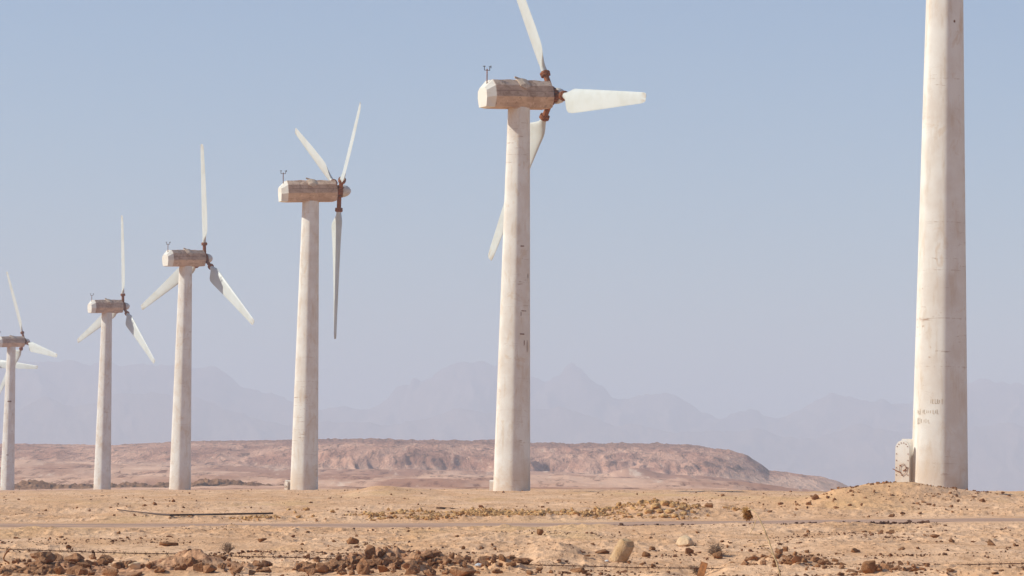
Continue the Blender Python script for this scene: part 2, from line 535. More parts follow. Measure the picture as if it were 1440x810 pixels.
def ground_z(x, y):
    d = np.maximum(y, 1.0)
    u = 720 + FPX * x / np.maximum(y, 3.0)
    z = zbase(x, y)
    rough = 1 - sstep(96.2, 97.4, d) * (1 - sstep(107.2, 108.4, d))
    for (px, py, dd) in TURB:                      # level pads under the towers
        cx = (px + 5.4 - 720) / FPX * dd
        rough = rough * (0.25 + 0.75 * sstep(1.5, 3.5, np.hypot(x - cx, y - dd)))
    near = 1 - sstep(110, 170, d)
    mid = sstep(104, 120, d) * (1 - sstep(400, 600, d))
    far = sstep(350, 800, d)
    patch = 0.35 + 0.65 * sstep(0.42, 0.62, vnoise(x / 4.0 + 31, y / 4.0, 5))
    n = near * (0.15 * fbm(x, y, 4.2, 4, 1) + 0.085 * fbm(x, y, 0.9, 3, 2) * patch + 0.085 * ridged(x, y, 0.42, 2, 8) * patch)
    n = n + mid * (0.13 * fbm(x, y, 9.0, 3, 3) + 0.10 * fbm(x, y, 1.6, 3, 4))
    n = n + far * (2.2 * fbm(x * 0.7, y, 75, 4, 6) + 1.0 * fbm(x, y, 17, 3, 7) + 0.35 * ridged(x, y, 6.0, 2, 14))
    # broken clods along the bottom bank
    cm = gauss(u, d, 535, 56.5, 95, 2.4) + gauss(u, d, 90, 56.2, 110, 1.8) + gauss(u, d, 275, 55.6, 70, 1.8) + gauss(u, d, 640, 55.0, 60, 1.6) + 0.8 * gauss(u, d, 720, 56.6, 45, 1.8) + 0.6 * gauss(u, d, 1105, 60, 60, 3)
    n = n + np.clip(cm, 0, 1) * (0.30 * ridged(x, y, 0.62, 3, 21) - 0.12)
    rb = gauss(u, d, 700, 112, 330, 3.5) + gauss(u, d, 935, 113, 50, 4)
    n = n + np.clip(rb, 0, 1) * 0.10 * ridged(x, y, 0.9, 3, 33)
    return z + n * rough


dense = np.tan(np.arctan((np.linspace(-90, 1530, 860) - 720) / FPX))
side = np.concatenate([np.geomspace(0.4, 14000, 34)])
yr = np.concatenate([np.array([-14000, -5000, -1500, -500, -150, -40, 0, 10, 20, 30, 38, 43, 47]),
                     np.arange(49.5, 72, 0.075), np.arange(72, 115, 0.12), np.arange(115, 215, 0.36),
                     np.geomspace(215, 500, 160), np.geomspace(502, 1900, 240), np.geomspace(1920, 14000, 40)])
ye = np.maximum(yr, 3.0)[:, None]
Xd = ye * dense[None, :]
Xl = Xd[:, :1] - side[::-1][None, :] * np.ones_like(ye) - 0.0
Xr = Xd[:, -1:] + side[None, :] * np.ones_like(ye)
X = np.concatenate([Xl, Xd, Xr], 1)
X = np.clip(X, -15000, 15000)
Y = np.repeat(yr[:, None], X.shape[1], 1)
Z = ground_z(X, Y)
tag(link('ground', grid_mesh('ground', X, Y, Z), MG), kind='structure')


def at_ground(px, py, dmin=50, dmax=900):
    """world point where the photograph's pixel meets the ground"""
    d = np.geomspace(dmin, dmax, 6000)
    v = cF[:, None] + cR[:, None] * (px - 720) / FPX - cU[:, None] * (py - 405) / FPX
    x = v[0] / v[1] * d; zr = EYE + v[2] / v[1] * d
    g = ground_z(x, d)
    k = np.argmax(g >= zr) if np.any(g >= zr) else len(d) - 1
    return Vector((float(x[k]), float(d[k]), float(g[k])))


def at(px, py, d):
    v = cF + cR * (px - 720) / FPX - cU * (py - 405) / FPX
    return Vector((v[0] / v[1] * d, d, EYE + v[2] / v[1] * d))


# ------------------------------------------------------------------ road
ux = np.concatenate([np.linspace(-2500, -200, 40), np.linspace(-190, 1640, 260), np.linspace(1700, 4000, 40)])
us = (ux - 720) / FPX
prof = [(99.3, -0.30), (99.5, 0.0), (99.65, 0.025), (101, 0.045), (103, 0.045), (104.4, 0.02), (104.6, 0.0), (104.8, -0.3)]
rx = us * 102.0
jit = 0.45 * fbm(rx, rx * 0, 3.0, 5, 61)
RX = []; RY = []; RZ = []
zr0 = zbase(rx, np.full_like(rx, 98.0)); zr1 = zbase(rx, np.full_like(rx, 107.0))
zr0 = np.convolve(np.pad(zr0, 8, 'edge'), np.ones(17) / 17, 'valid'); zr1 = np.convolve(np.pad(zr1, 8, 'edge'), np.ones(17) / 17, 'valid')
for (yy, h) in prof:
    s = (yy - 98) / 9
    edge = jit * (1 if yy < 99.7 else (0.4 if yy > 104.3 else 0))
    RX.append(rx); RY.append(np.full_like(rx, yy) + edge); RZ.append(zr0 * (1 - s) + zr1 * s + h)
tag(link('road', grid_mesh('road', np.array(RX), np.array(RY), np.array(RZ)), MROAD), kind='structure')

# ------------------------------------------------------------------ mesa
mt_u = np.array([-400, -100, 20, 150, 200, 300, 500, 620, 700, 800, 900, 960, 1000, 1025, 1045, 1065, 1080, 1100, 1150, 1175, 1195, 1240, 1500])
mt_y = np.array([628, 626, 625, 627, 625, 620.5, 619, 620, 621, 625, 625, 626.5, 629, 635, 645, 657, 667, 669.5, 674, 680, 688, 712, 730.0])
um = np.concatenate([np.linspace(-900, -60, 60), np.linspace(-55, 1260, 760)])
dm = np.concatenate([np.linspace(1120, 1420, 110), np.linspace(1424, 1800, 70), np.linspace(1820, 2300, 12)])
UM, DM = np.meshgrid(um, dm)
XM = (UM - 720) / FPX * DM
ytop = np.interp(UM - 5.4, mt_u, mt_y)
ztop = EYE - (ytop - yh(UM)) / FPX * 1640
foot = 1205 + 70 * fbm(XM, DM * 0.3, 75, 5, 41) + 26 * ridged(XM, DM * 0.4, 31, 4, 43) - 14
cl = sstep(330, 520, UM)                                       # cliffs only east of the long ramp
wdt = 150 * (1 - cl) + 42 * cl
s = np.clip((DM - foot) / wdt, 0, 1)
cv = 0.4 + 0.6 * vnoise(XM / 33, DM / 60, 47)
talus = np.where(s < 0.55, s * 0.55 / 0.55 * 0.9, 0.495 + (s - 0.55) / 0.45 * 0.505)
gz = zbase(XM, DM)
cliffz = gz + (ztop - gz) * (0.42 + 0.16 * fbm(XM, DM * 0.2, 60, 3, 48)) - 0.4
prog = np.clip((DM - foot - wdt) / np.maximum(1640 - foot - wdt, 50), 0, 1)
zm = np.where(s < 1, gz - 1.0 + (cliffz - gz + 1.0) * talus, cliffz + (ztop - cliffz) * prog ** 0.8)
endm = sstep(985, 1085, UM)                                    # rounded eastern end
zm_end = gz - 1.5 + (ztop - gz + 1.5) * np.exp(-((DM - 1420) / 130) ** 2)
zm = zm * (1 - endm) + zm_end * endm
zm = zm + (1.6 * fbm(XM, DM, 30, 4, 44) + 1.5 * (ridged(XM, DM * 0.6, 11, 3, 45) - 0.5) + 0.6 * (ridged(XM, DM, 4.0, 2, 46) - 0.5)) * (0.3 + 0.7 * np.clip(s, 0, 1)) * (1 - 0.45 * endm) * (0.55 + 0.45 * cl)
wall = np.clip(s * 4, 0, 1) * (1 - np.clip((s - 0.75) * 4, 0, 1)) * (1 - 0.5 * endm) * (0.35 + 0.65 * cl)
zm = zm + 4.2 * (ridged(XM + 0.15 * DM, DM * 0.10, 23, 4, 49) - 0.55) * wall
back = sstep(1660, 2250, DM)
zm = zm * (1 - back) + (gz - 25) * back
zm = np.where(DM < 1135, gz - 6, zm)
tag(link('mesa', grid_mesh('mesa', XM, DM, zm), MMESA), kind='structure')

# ------------------------------------------------------------------ dark berm behind the far turbines
ub = np.linspace(-260, 408, 520); db = np.linspace(596, 628, 40)
UB, DB = np.meshgrid(ub, db)
XB = (UB - 720) / FPX * DB
zc = zbase(XB, DB)
fall = np.interp(UB, [-260, 20, 130, 330, 408], [8.0, 8.0, 5.2, 4.2, 2.0]) * 0.155
gap = 0.55 + 0.45 * sstep(0.3, 0.6, vnoise(XB / 9, XB * 0, 71))
ZB = zc - 0.7 + (fall + 0.9) * np.exp(-((DB - 611) / 8.0) ** 2) * gap + 1.1 * ridged(XB, DB, 2.0, 3, 72) * np.exp(-((DB - 611) / 9.0) ** 2) - 0.1
ZB[0] -= 3; ZB[-1] -= 3
tag(link('berm', grid_mesh('berm', XB, DB, ZB), MBERM), kind='structure')

# ------------------------------------------------------------------ mountains
sil = np.array([(-900, 540), (-700, 520), (-500, 556), (-300, 530), (-120, 516), (20, 512), (60, 510), (100, 511.5), (150, 514), (200, 517), (240, 513), (270, 521), (300, 523), (318, 535), (335, 547), (355, 552), (370, 557), (382, 558), (395, 561), (412, 570), (447, 577), (477, 573), (510, 578), (527, 573), (540, 563), (553, 545), (570, 542), (577, 533), (587, 540), (603, 535), (617, 522), (647, 513), (660, 515), (673, 513), (693, 515), (725, 525), (748, 535), (762, 542), (783, 530), (793, 519), (799, 516.5), (813, 520), (823, 533), (840, 545), (857, 560), (877, 563), (907, 558), (928, 556), (945, 562), (960, 571), (982, 584), (1001, 590), (1024, 586), (1050, 579), (1069, 586), (1099, 588), (1121, 577), (1147, 564), (1166, 556), (1182, 560), (1200, 562), (1219, 566), (1237, 562), (1249, 573), (1275, 568), (1320, 552), (1369, 541), (1387, 536), (1406, 539), (1440, 545), (1500, 538), (1650, 560), (1800, 528), (2000, 566), (2300, 545), (2600, 580)], float)
sil2 = np.array([(-900, 600), (-300, 590), (0, 590), (60, 562), (100, 575), (180, 556), (260, 560), (300, 575), (400, 600), (480, 596), (560, 600), (640, 575), (700, 590), (780, 572), (860, 600), (960, 612), (1060, 606), (1120, 622), (1200, 600), (1260, 612), (1340, 606), (1420, 600), (1500, 616), (1900, 596), (2600, 610)], float)


def mountain_range(name, sl, dc, depth, seed, jag):
    u = np.concatenate([np.linspace(-900, -80, 90), np.linspace(-74, 1514, 700), np.linspace(1520, 2600, 110)])
    t = np.linspace(-1, 1, 91)
    Ug, Tg = np.meshgrid(u, t)
    Dg = dc + Tg * depth
    Xg = (Ug - 720) / FPX * Dg
    us_ = np.linspace(-1200, 2900, 4101)
    y0 = np.interp(us_ - 8, sl[:, 0], sl[:, 1])
    y1 = np.convolve(np.pad(y0, 90, 'edge'), np.hanning(183)[1:-1] / np.hanning(183).sum(), 'valid')
    away = np.clip(np.abs(Tg) * 5, 0, 1)
    wob = 70 * fbm(Ug / 60.0, Tg * 3 + seed, 1.0, 3, seed + 2) * np.clip(np.abs(Tg) * 3, 0, 1)
    Yc = np.interp(Ug + wob, us_, y0) * (1 - away) + np.interp(Ug + wob, us_, y1) * away
    H = EYE - (Yc - yh(Ug)) / FPX * dc
    xq = (Ug - 720) / FPX * dc
    H = H + jag * (fbm(xq, (Dg - dc) * 0.7, 58, 4, seed, 0.6) + 0.4)
    fl = np.maximum(0, 1 - np.abs(Tg)) ** 1.15
    spur = ridged(xq + Tg * 90, Dg * 0.45, 210, 5, seed + 5)
    mod = 1 - np.clip(1 - np.abs(Tg), 0, 1)
    z = H * fl * (1 + 0.9 * mod * (spur - 0.45)) + 14 * mod * fl * fbm(xq, Dg, 60, 4, seed + 9)
    z = np.minimum(z, H * np.maximum(fl, 1e-4) ** 0.5)
    z = np.where(np.abs(Tg) > 0.985, -30, z - 8 * mod)
    return tag(link(name, grid_mesh(name, Xg, Dg, z), MMT), kind='structure')


mountain_range('mountains', sil, 10600, 1400, 90, 17.0)
mountain_range('foothills', sil2, 9000, 600, 120, 13.0)

# ------------------------------------------------------------------ haze
bm = bmesh.new()
add_box(bm, (0, 0, 190), (31000, 29200, 500))
hz = NT('haze_air')
hz.n.remove(hz.b)
vol = hz.new('ShaderNodeVolumePrincipled')
vol.inputs['Color'].default_value = (*HAZE_COLOR, 1)
vol.inputs['Density'].default_value = HAZE_DENSITY
vol.inputs['Anisotropy'].default_value = 0.0
hz.lk(vol.outputs[0], hz.n['Material Output'].inputs['Volume'])
tag(link('haze', bm_mesh('haze', bm), hz.m), kind='stuff')

# ------------------------------------------------------------------ wind turbine meshes
TH, RB, RT = 24.0, 1.20, 0.715       # tower height, radius at foot and top
NS = 48


def tower_mesh():
    bm = bmesh.new()
    secs = []
    zs = [-0.8, 0.0] + [TH * k / 24 for k in range(1, 25)]
    ang0 = rad(3)
    for z in zs:
        r = RB + (RT - RB) * max(z, 0) / TH
        ring = []
        for k in range(NS):
            a = 2 * math.pi * k / NS
            # angle measured from the side facing the road; softly six-sided casting
            m = (a - ang0) % (math.pi / 3) - math.pi / 6
            hexr = math.cos(math.pi / 6) / math.cos(m)
            rr = r * (0.5 + 0.5 * hexr) * 1.035
            ring.append((rr * math.sin(a), -rr * math.cos(a), z))
        secs.append(ring)
    loft(bm, secs)
    return bm_mesh('tower', bm, 40)


NAC = [(-0.66, 0.0), (0.66, 0.0), (0.95, 0.66), (0.84, 1.36), (0.46, 1.74), (-0.46, 1.74), (-0.84, 1.36), (-0.95, 0.66)]
REAR = [(-0.46, 0.04), (0.46, 0.04), (0.60, 0.62), (0.55, 1.05), (0.34, 1.24), (-0.34, 1.24), (-0.55, 1.05), (-0.60, 0.62)]


def nacelle_mesh():
    bm = bmesh.new()
    rnd = random.Random(4)
    secs = [[(-2.62, s, h) for s, h in REAR]]
    for a in (-2.08, -1.5, -0.9, -0.3, 0.3, 0.9, 1.5, 2.02):
        j = 0.0 if a in (-2.08, 2.02) else 0.035
        secs.append([(a, s + rnd.uniform(-j, j) * 0.4, h + (rnd.uniform(-j, j) if h > 1 else 0)) for s, h in NAC])
    secs.append([(2.14, s * 0.86, 0.10 + h * 0.88) for s, h in NAC])
    loft(bm, secs)
    bmesh.ops.bevel(bm, geom=[e for e in bm.edges if e.calc_face_angle(0) > 0.3], offset=0.012, segments=1, affect='EDGES')
    return bm_mesh('nacelle', bm)


def roof_flap_mesh():
    bm = bmesh.new()
    # torn cover over the roof hatch, hanging down the flank towards the road (local -y)
    secs = []
    for a, dz in ((-0.36, 0.0), (-0.2, 0.05), (0.0, 0.08), (0.2, 0.05), (0.36, 0.0)):
        lo = 1.30 - 0.16 * (1 - abs(a) / 0.36)
        secs.append([(a, 0.30, 1.745), (a, 0.30, 1.76 + dz), (a, -0.46, 1.78 + dz), (a, -0.90 - dz * 0.6, 1.38 + dz), (a, -0.93 - dz, lo),
                     (a, -0.86, lo), (a, -0.80, 1.36), (a, -0.43, 1.735)])
    loft(bm, secs)
    add_box(bm, (-0.22, -0.30, 1.87), (0.42, 0.05, 0.12), Matrix.Rotation(rad(16), 4, 'Y'))
    return bm_mesh('roof_flap', bm)


def mast_mesh():
    bm = bmesh.new()
    add_tube(bm, [(0, 0, -0.05), (0, 0, 1.55)], 0.034, 8)
    add_tube(bm, [(0.02, -0.05, 0.25), (0.50, -0.05, 0.34)], 0.028, 6)      # stay to the roof edge
    return bm_mesh('mast', bm, 40)


def vane_mesh():
    bm = bmesh.new()
    add_tube(bm, [(-0.19, 0, 1.46), (0.19, 0, 1.46)], 0.020, 6)
    for s in (-0.19, 0.19):
        add_tube(bm, [(s, 0, 1.45), (s, 0, 1.72)], 0.022, 6)
    for k in range(3):                                                          # cups
        a = k * 2.094 + 0.4
        c = Vector((-0.19 + 0.07 * math.cos(a), 0.07 * math.sin(a), 1.70))
        add_tube(bm, [(-0.19, 0, 1.70), c], 0.012, 5)
        v = bmesh.ops.create_uvsphere(bm, u_segments=8, v_segments=5, radius=0.03)['verts']
        bmesh.ops.translate(bm, verts=v, vec=c)
    add_tube(bm, [(0.12, 0, 1.70), (0.28, 0, 1.70)], 0.014, 5)
    add_box(bm, (0.28, 0, 1.68), (0.05, 0.014, 0.16))
    return bm_mesh('wind_vane', bm)


def hub_mesh():
    bm = bmesh.new()
    add_tube(bm, [(-0.42, 0, 0), (-0.30, 0, 0), (-0.28, 0, 0), (0.22, 0, 0), (0.26, 0, 0)], [0.34, 0.36, 0.43, 0.43, 0.38], 20)
    return bm_mesh('hub', bm, 40)


def spinner_mesh():
    bm = bmesh.new()
    add_tube(bm, [(0.20, 0, 0), (0.24, 0, 0), (0.45, 0, 0), (0.66, 0, 0), (0.84, 0, 0), (0.95, 0, 0), (0.99, 0, 0)], [0.50, 0.52, 0.50, 0.43, 0.30, 0.16, 0.03], 24)
    return bm_mesh('spinner', bm, 35)


def flange_mesh():
    bm = bmesh.new()
    zs = [(0.30, 0.20), (0.42, 0.20), (0.42, 0.29), (0.52, 0.29), (0.52, 0.185), (1.44, 0.185), (1.46, 0.32), (1.54, 0.325), (1.56, 0.29), (1.58, 0.29), (1.60, 0.33), (1.68, 0.33), (1.70, 0.26), (1.76, 0.24)]
    add_tube(bm, [(0, 0, z) for z, r in zs], [r for z, r in zs], 18)
    for k in range(10):
        a = 2 * math.pi * k / 10
        add_tube(bm, [(0.28 * math.cos(a), 0.28 * math.sin(a), 1.41), (0.28 * math.cos(a), 0.28 * math.sin(a), 1.72)], 0.03, 6)
    return bm_mesh('root_flange', bm, 35)


BL = 12.35


def blade_mesh():
    bm = bmesh.new()
    # r, chord, share of chord ahead of the axis (towards -x), thickness, pitch
    st = [(1.70, 0.42, 0.5, 0.42, 30), (1.85, 0.42, 0.5, 0.40, 28), (2.05, 0.58, 0.47, 0.37, 26), (2.30, 0.98, 0.38, 0.33, 23), (2.56, 1.38, 0.33, 0.29, 20), (2.85, 1.58, 0.31, 0.26, 17.5),
          (3.3, 1.58, 0.30, 0.235, 15), (4.5, 1.45, 0.31, 0.20, 12), (6.5, 1.23, 0.33, 0.155, 9), (8.5, 1.02, 0.36, 0.115, 6.5), (10.5, 0.81, 0.40, 0.08, 5), (11.8, 0.68, 0.44, 0.06, 4), (12.15, 0.60, 0.46, 0.05, 4), (12.30, 0.48, 0.48, 0.035, 4), (BL, 0.28, 0.5, 0.02, 4)]
    n = 22
    secs = []
    for r, c, ax, th, p in st:
        p = rad(p)
        blend = min(1, max(0, (r - 1.85) / 0.75))
        ring = []
        for k in range(n):
            a = 2 * math.pi * k / n
            xc = 0.5 - 0.5 * math.cos(a)                          # 0 leading .. 1 trailing
            sgn = 1 if a < math.pi else -1
            yt = 5 * (0.2969 * math.sqrt(xc) - 0.126 * xc - 0.3516 * xc ** 2 + 0.2843 * xc ** 3 - 0.1015 * xc ** 4) * th
            yc = math.sin(a) * th / 2
            yv = (sgn * yt * (1.15 if sgn > 0 else 0.85)) * blend + yc * (1 - blend)
            x = (xc - ax) * c
            ring.append((x * math.cos(p) - yv * math.sin(p) * -1 * 1.0, -x * math.sin(p) + yv * math.cos(p), r))
        secs.append(ring)
    loft(bm, secs)
    return bm_mesh('rotor_blade', bm, 50)


def arch(bm, w, h, y0, y1, z0=0.0, n=10):
    """flat slab with a round head, standing in the xz plane"""
    pts = [(-w / 2, z0), (w / 2, z0)]
    for k in range(n + 1):
        a = math.pi * k / n
        pts.append((w / 2 * math.cos(a), h - w / 2 + w / 2 * math.sin(a)))
    loft(bm, [[(x, y0, z) for x, z in pts], [(x, y1, z) for x, z in pts]])


def hatch_mesh():
    bm = bmesh.new(); arch(bm, 0.66, 1.98, -0.04, 0.04, -0.4)
    return bm_mesh('hatch_door', bm, 40)


def hatch_frame_mesh():
    bm = bmesh.new(); arch(bm, 0.74, 2.06, -0.45, 0.12, -0.4)
    return bm_mesh('hatch_frame', bm, 40)


def bolt_mesh():
    bm = bmesh.new()
    add_tube(bm, [(0, -0.035, 0), (0, -0.058, 0)], 0.022, 6)
    return bm_mesh('bolt', bm)


_w, _h = 0.54, 1.90
BOLTS = [(s_ * _w / 2, z) for s_ in (-1, 1) for z in (0.25, 0.55, 0.85, 1.15, 1.42)]
BOLTS += [(_w / 2 * math.cos(a), _h - _w / 2 - 0.02 + _w / 2 * math.sin(a)) for a in (0.45, 0.9, 1.35, 1.8, 2.25, 2.7)]


def latch_mesh():
    bm = bmesh.new()
    hexp = [(0.04 + 0.17 * math.cos(k * math.pi / 3 + 0.3), -0.075, 0.78 + 0.24 * math.sin(k * math.pi / 3 + 0.3)) for k in range(7)]
    add_tube(bm, hexp, 0.010, 5)
    add_tube(bm, [(-0.42, -0.10, 0.80), (-0.05, -0.06, 0.64)], 0.018, 6)
    add_tube(bm, [(0.05, -0.05, 0.72), (0.20, -0.09, 0.80)], 0.02, 6)
    for q in hexp[:6:2]:
        add_tube(bm, [(q[0], -0.03, q[2]), (q[0], -0.09, q[2])], 0.03, 6)
    return bm_mesh('latch', bm)


def marks_mesh():
    """two rows of weathered paint strokes, no longer legible, lying on the tower's curve"""
    bm = bmesh.new()
    rnd = random.Random(9)
    def strip(a, z0, z1, w):
        vs = []
        for z, da in ((z0, -w), (z0, w), (z1, w), (z1, -w)):
            r = RB + (RT - RB) * z / TH
            aa = a + da / r
            m = (aa - rad(3)) % (math.pi / 3) - math.pi / 6
            rr = r * (0.5 + 0.5 * math.cos(math.pi / 6) / math.cos(m)) * 1.035 + 0.004
            vs.append(bm.verts.new((rr * math.sin(aa), -rr * math.cos(aa), z)))
        bm.faces.new(vs)
    for row, (z, a0, n) in enumerate(((3.55, -0.50, 6), (3.12, -1.08, 11), (2.74, -1.02, 6))):
        for k in range(n):
            a = a0 + k * 0.085 + rnd.uniform(-0.02, 0.02)
            h = rnd.uniform(0.10, 0.26)
            strip(a, z - h / 2, z + h / 2, rnd.uniform(0.012, 0.022))
            if rnd.random() < 0.4:
                strip(a + 0.03, z - 0.10, z - 0.07, 0.035)
    return bm_mesh('faded_lettering', bm)


def tower_patch(name, spots, seed):
    """ragged rust stains lying 4 mm proud of the tower wall: (angle from the road side, height, width, height)"""
    bm = bmesh.new(); rnd = random.Random(seed)
    for a0, z0, w, h in spots:
        rows = []
        nz, nx = 6, 9
        for i in range(nz + 1):
            row = []
            for j in range(nx + 1):
                ex = rnd.uniform(0.55, 1.0) if i in (0, nz) else 1
                z = z0 + (i / nz - 0.5) * h * ex + rnd.uniform(-0.04, 0.04) * h * 2
                r = RB + (RT - RB) * z / TH
                aa = a0 + (j / nx - 0.5) * w / r * (1 - 0.5 * abs(i / nz - 0.5) * rnd.uniform(0.3, 1.6))
                m = (aa - rad(3)) % (math.pi / 3) - math.pi / 6
                rr_ = r * (0.5 + 0.5 * math.cos(math.pi / 6) / math.cos(m)) * 1.035 + 0.006
                row.append(bm.verts.new((rr_ * math.sin(aa), -rr_ * math.cos(aa), z)))
            rows.append(row)
        for ra, rb in zip(rows, rows[1:]):
            for j in range(nx):
                bm.faces.new((ra[j], ra[j + 1], rb[j + 1], rb[j]))
    me = bm_mesh(name, bm); me.materials.append(MSTAIN)
    return me


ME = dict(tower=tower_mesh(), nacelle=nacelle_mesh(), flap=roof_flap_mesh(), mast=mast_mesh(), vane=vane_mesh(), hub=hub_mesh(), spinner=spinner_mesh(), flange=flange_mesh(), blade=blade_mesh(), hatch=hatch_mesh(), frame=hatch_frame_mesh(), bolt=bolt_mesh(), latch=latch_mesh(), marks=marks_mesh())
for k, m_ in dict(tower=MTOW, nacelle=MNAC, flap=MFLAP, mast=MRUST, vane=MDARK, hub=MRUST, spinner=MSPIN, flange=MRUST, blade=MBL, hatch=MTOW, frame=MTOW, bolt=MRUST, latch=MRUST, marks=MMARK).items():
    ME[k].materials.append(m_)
TILT, CONE, OVER, HUBZ = rad(3.6), rad(4.0), 2.45, 0.82
TGROUP = 'white wind turbines in a row across the desert'


def turbine(px, py, d, yaw, az, label, blades=3, door=None):
    base = at(px, py, d)
    root = bpy.data.objects.new('wind_turbine', None)
    COL.objects.link(root)
    root.location = base
    tag(root, label, 'wind turbine', TGROUP)
    tw = link('tower', ME['tower'], None, root)
    if door:
        ang, sc, leaf, sink = door
        # the frame grows out of the tower's side; ang is measured from straight left, towards the road
        cx, cy = -math.cos(rad(ang)), -math.sin(rad(ang))
        fr = link('hatch_frame', ME['frame'], None, root, (cx * 1.12, cy * 1.12, -sink))
        fr.rotation_euler = (0, 0, rad(ang) - math.pi / 2)
        fr.scale = (sc, 1 if leaf else 0.6, sc)
        if leaf:
            lf = link('hatch_door', ME['hatch'], None, root, (leaf[0], leaf[1], -sink))
            lf.rotation_euler = (0, 0, rad(leaf[2])); lf.scale = (sc * leaf[3], 1, sc)
            link('latch', ME['latch'], None, lf)
            for bx, bz in BOLTS:
                link('bolt', ME['bolt'], None, lf, (bx, 0, bz))
    R3 = Matrix.Rotation(yaw, 4, 'Z')
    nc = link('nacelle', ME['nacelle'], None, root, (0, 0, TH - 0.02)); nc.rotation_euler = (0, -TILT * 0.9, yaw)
    fl = link('roof_flap', ME['flap'], None, nc)
    p = R3 @ Vector((-2.40, -0.12, TH + 0.72))
    ms = link('anemometer_mast', ME['mast'], None, root, p); ms.rotation_euler = (rad(1.0), rad(-1.5), yaw)
    link('wind_vane', ME['vane'], None, ms)
    T = R3 @ Matrix.Rotation(-TILT, 4, 'Y')
    a, h = (T @ Vector((1, 0, 0))), (T @ Vector((0, -1, 0)))
    z = (T @ Vector((0, 0, 1)))
    hubp = Vector((0, 0, TH + HUBZ)) + a * OVER
    hb = link('hub', ME['hub'], None, root); hb.matrix_local = Matrix.Translation(hubp) @ T
    link('spinner', ME['spinner'], None, hb)
    for k in range(blades):
        al = az + k * 2 * math.pi / 3
        Zd = ((z * math.cos(al) + h * math.sin(al)) * math.cos(CONE) - a * math.sin(CONE)).normalized()
        Xd_ = (-z * math.sin(al) + h * math.cos(al)).normalized()
        Nd = Zd.cross(Xd_)
        m = Matrix((( Xd_[0], Nd[0], Zd[0], hubp[0]), (Xd_[1], Nd[1], Zd[1], hubp[1]), (Xd_[2], Nd[2], Zd[2], hubp[2]), (0, 0, 0, 1)))
        b = link('rotor_blade', ME['blade'], None, root); b.matrix_local = m
        link('root_flange', ME['flange'], None, b)
    return root, tw


T1, tw1 = turbine(1321, 686, 133, rad(25), 0, 'nearest wind turbine, a thick stained tower on a sandy mound with an open round-headed hatch', blades=0, door=(-12, 1.0, (-1.58, -0.35, -30, 0.95), 0.05))
link('faded_lettering', ME['marks'], None, tw1)
T2, tw2 = turbine(719.5, 690, 200, rad(30), rad(96), 'wind turbine right of centre, one broad blade pointing right, another crossing behind its tower', door=(-8, 0.36, None, 0.1))
turbine(427.5, 690, 265, rad(18), rad(60), 'wind turbine with one blade hanging straight down and two blades raised in a V', door=(0, 0.42, (-1.46, -0.2, -40, 1.25), 0.02))
turbine(253, 689, 343, rad(40), rad(6), 'larger of the two wind turbines with one upright blade and two spread low')
turbine(143.5, 691, 430, rad(36), rad(9), 'smaller of the two wind turbines with one upright blade and two spread low')
T6, tw6 = turbine(10, 693, 527, rad(38), rad(102), 'small distant wind turbine at the left, its dark nacelle above a rust-marked tower')
for sp_ in ((0.45, 15.25, 0.30, 0.09), (0.62, 11.2, 0.42, 0.06), (0.40, 11.0, 0.05, 0.30), (0.50, 9.75, 0.36, 0.10), (0.66, 9.2, 0.07, 0.4), (0.90, 9.0, 0.06, 0.9), (0.95, 13.4, 0.06, 0.35)):
    link('rust_stain', tower_patch('rust_stain', [sp_], int(sp_[1] * 100)), None, tw2)
for sp_ in ((0.10, 15.0, 0.75, 0.28), (0.02, 6.2, 0.42, 0.16)):
    link('rust_stain', tower_patch('rust_stain', [sp_], int(sp_[1] * 100)), None, tw6)
link('rust_stain', tower_patch('rust_stain', [(0.42, 19.4, 0.10, 0.12)], 5), None, tw1)
turbine(-31, 694, 600, rad(58), rad(96), 'farthest wind turbine, only its level white blade tip showing behind the small leftmost tower')


# ------------------------------------------------------------------ stones
def rock_arrays(seed, npts=14, sq=(1, 1, 0.7)):
    rnd = random.Random(seed)
    bm = bmesh.new()
    for k in range(npts):
        v = Vector((rnd.gauss(0, 1), rnd.gauss(0, 1), rnd.gauss(0, 1))).normalized() * rnd.uniform(0.78, 1.08)
        bm.verts.new((v.x * sq[0] * 0.5, v.y * sq[1] * 0.5, v.z * sq[2] * 0.5))
    r = bmesh.ops.convex_hull(bm, input=bm.verts)
    bmesh.ops.delete(bm, geom=[g for g in r['geom_interior'] if isinstance(g, bmesh.types.BMVert)], context='VERTS')
    bmesh.ops.triangulate(bm, faces=bm.faces)
    bm.verts.ensure_lookup_table(); bm.verts.index_update()
    V = np.array([v.co[:] for v in bm.verts]); F = np.array([[v.index for v in f.verts] for f in bm.faces])
    bm.free()
    return V, F


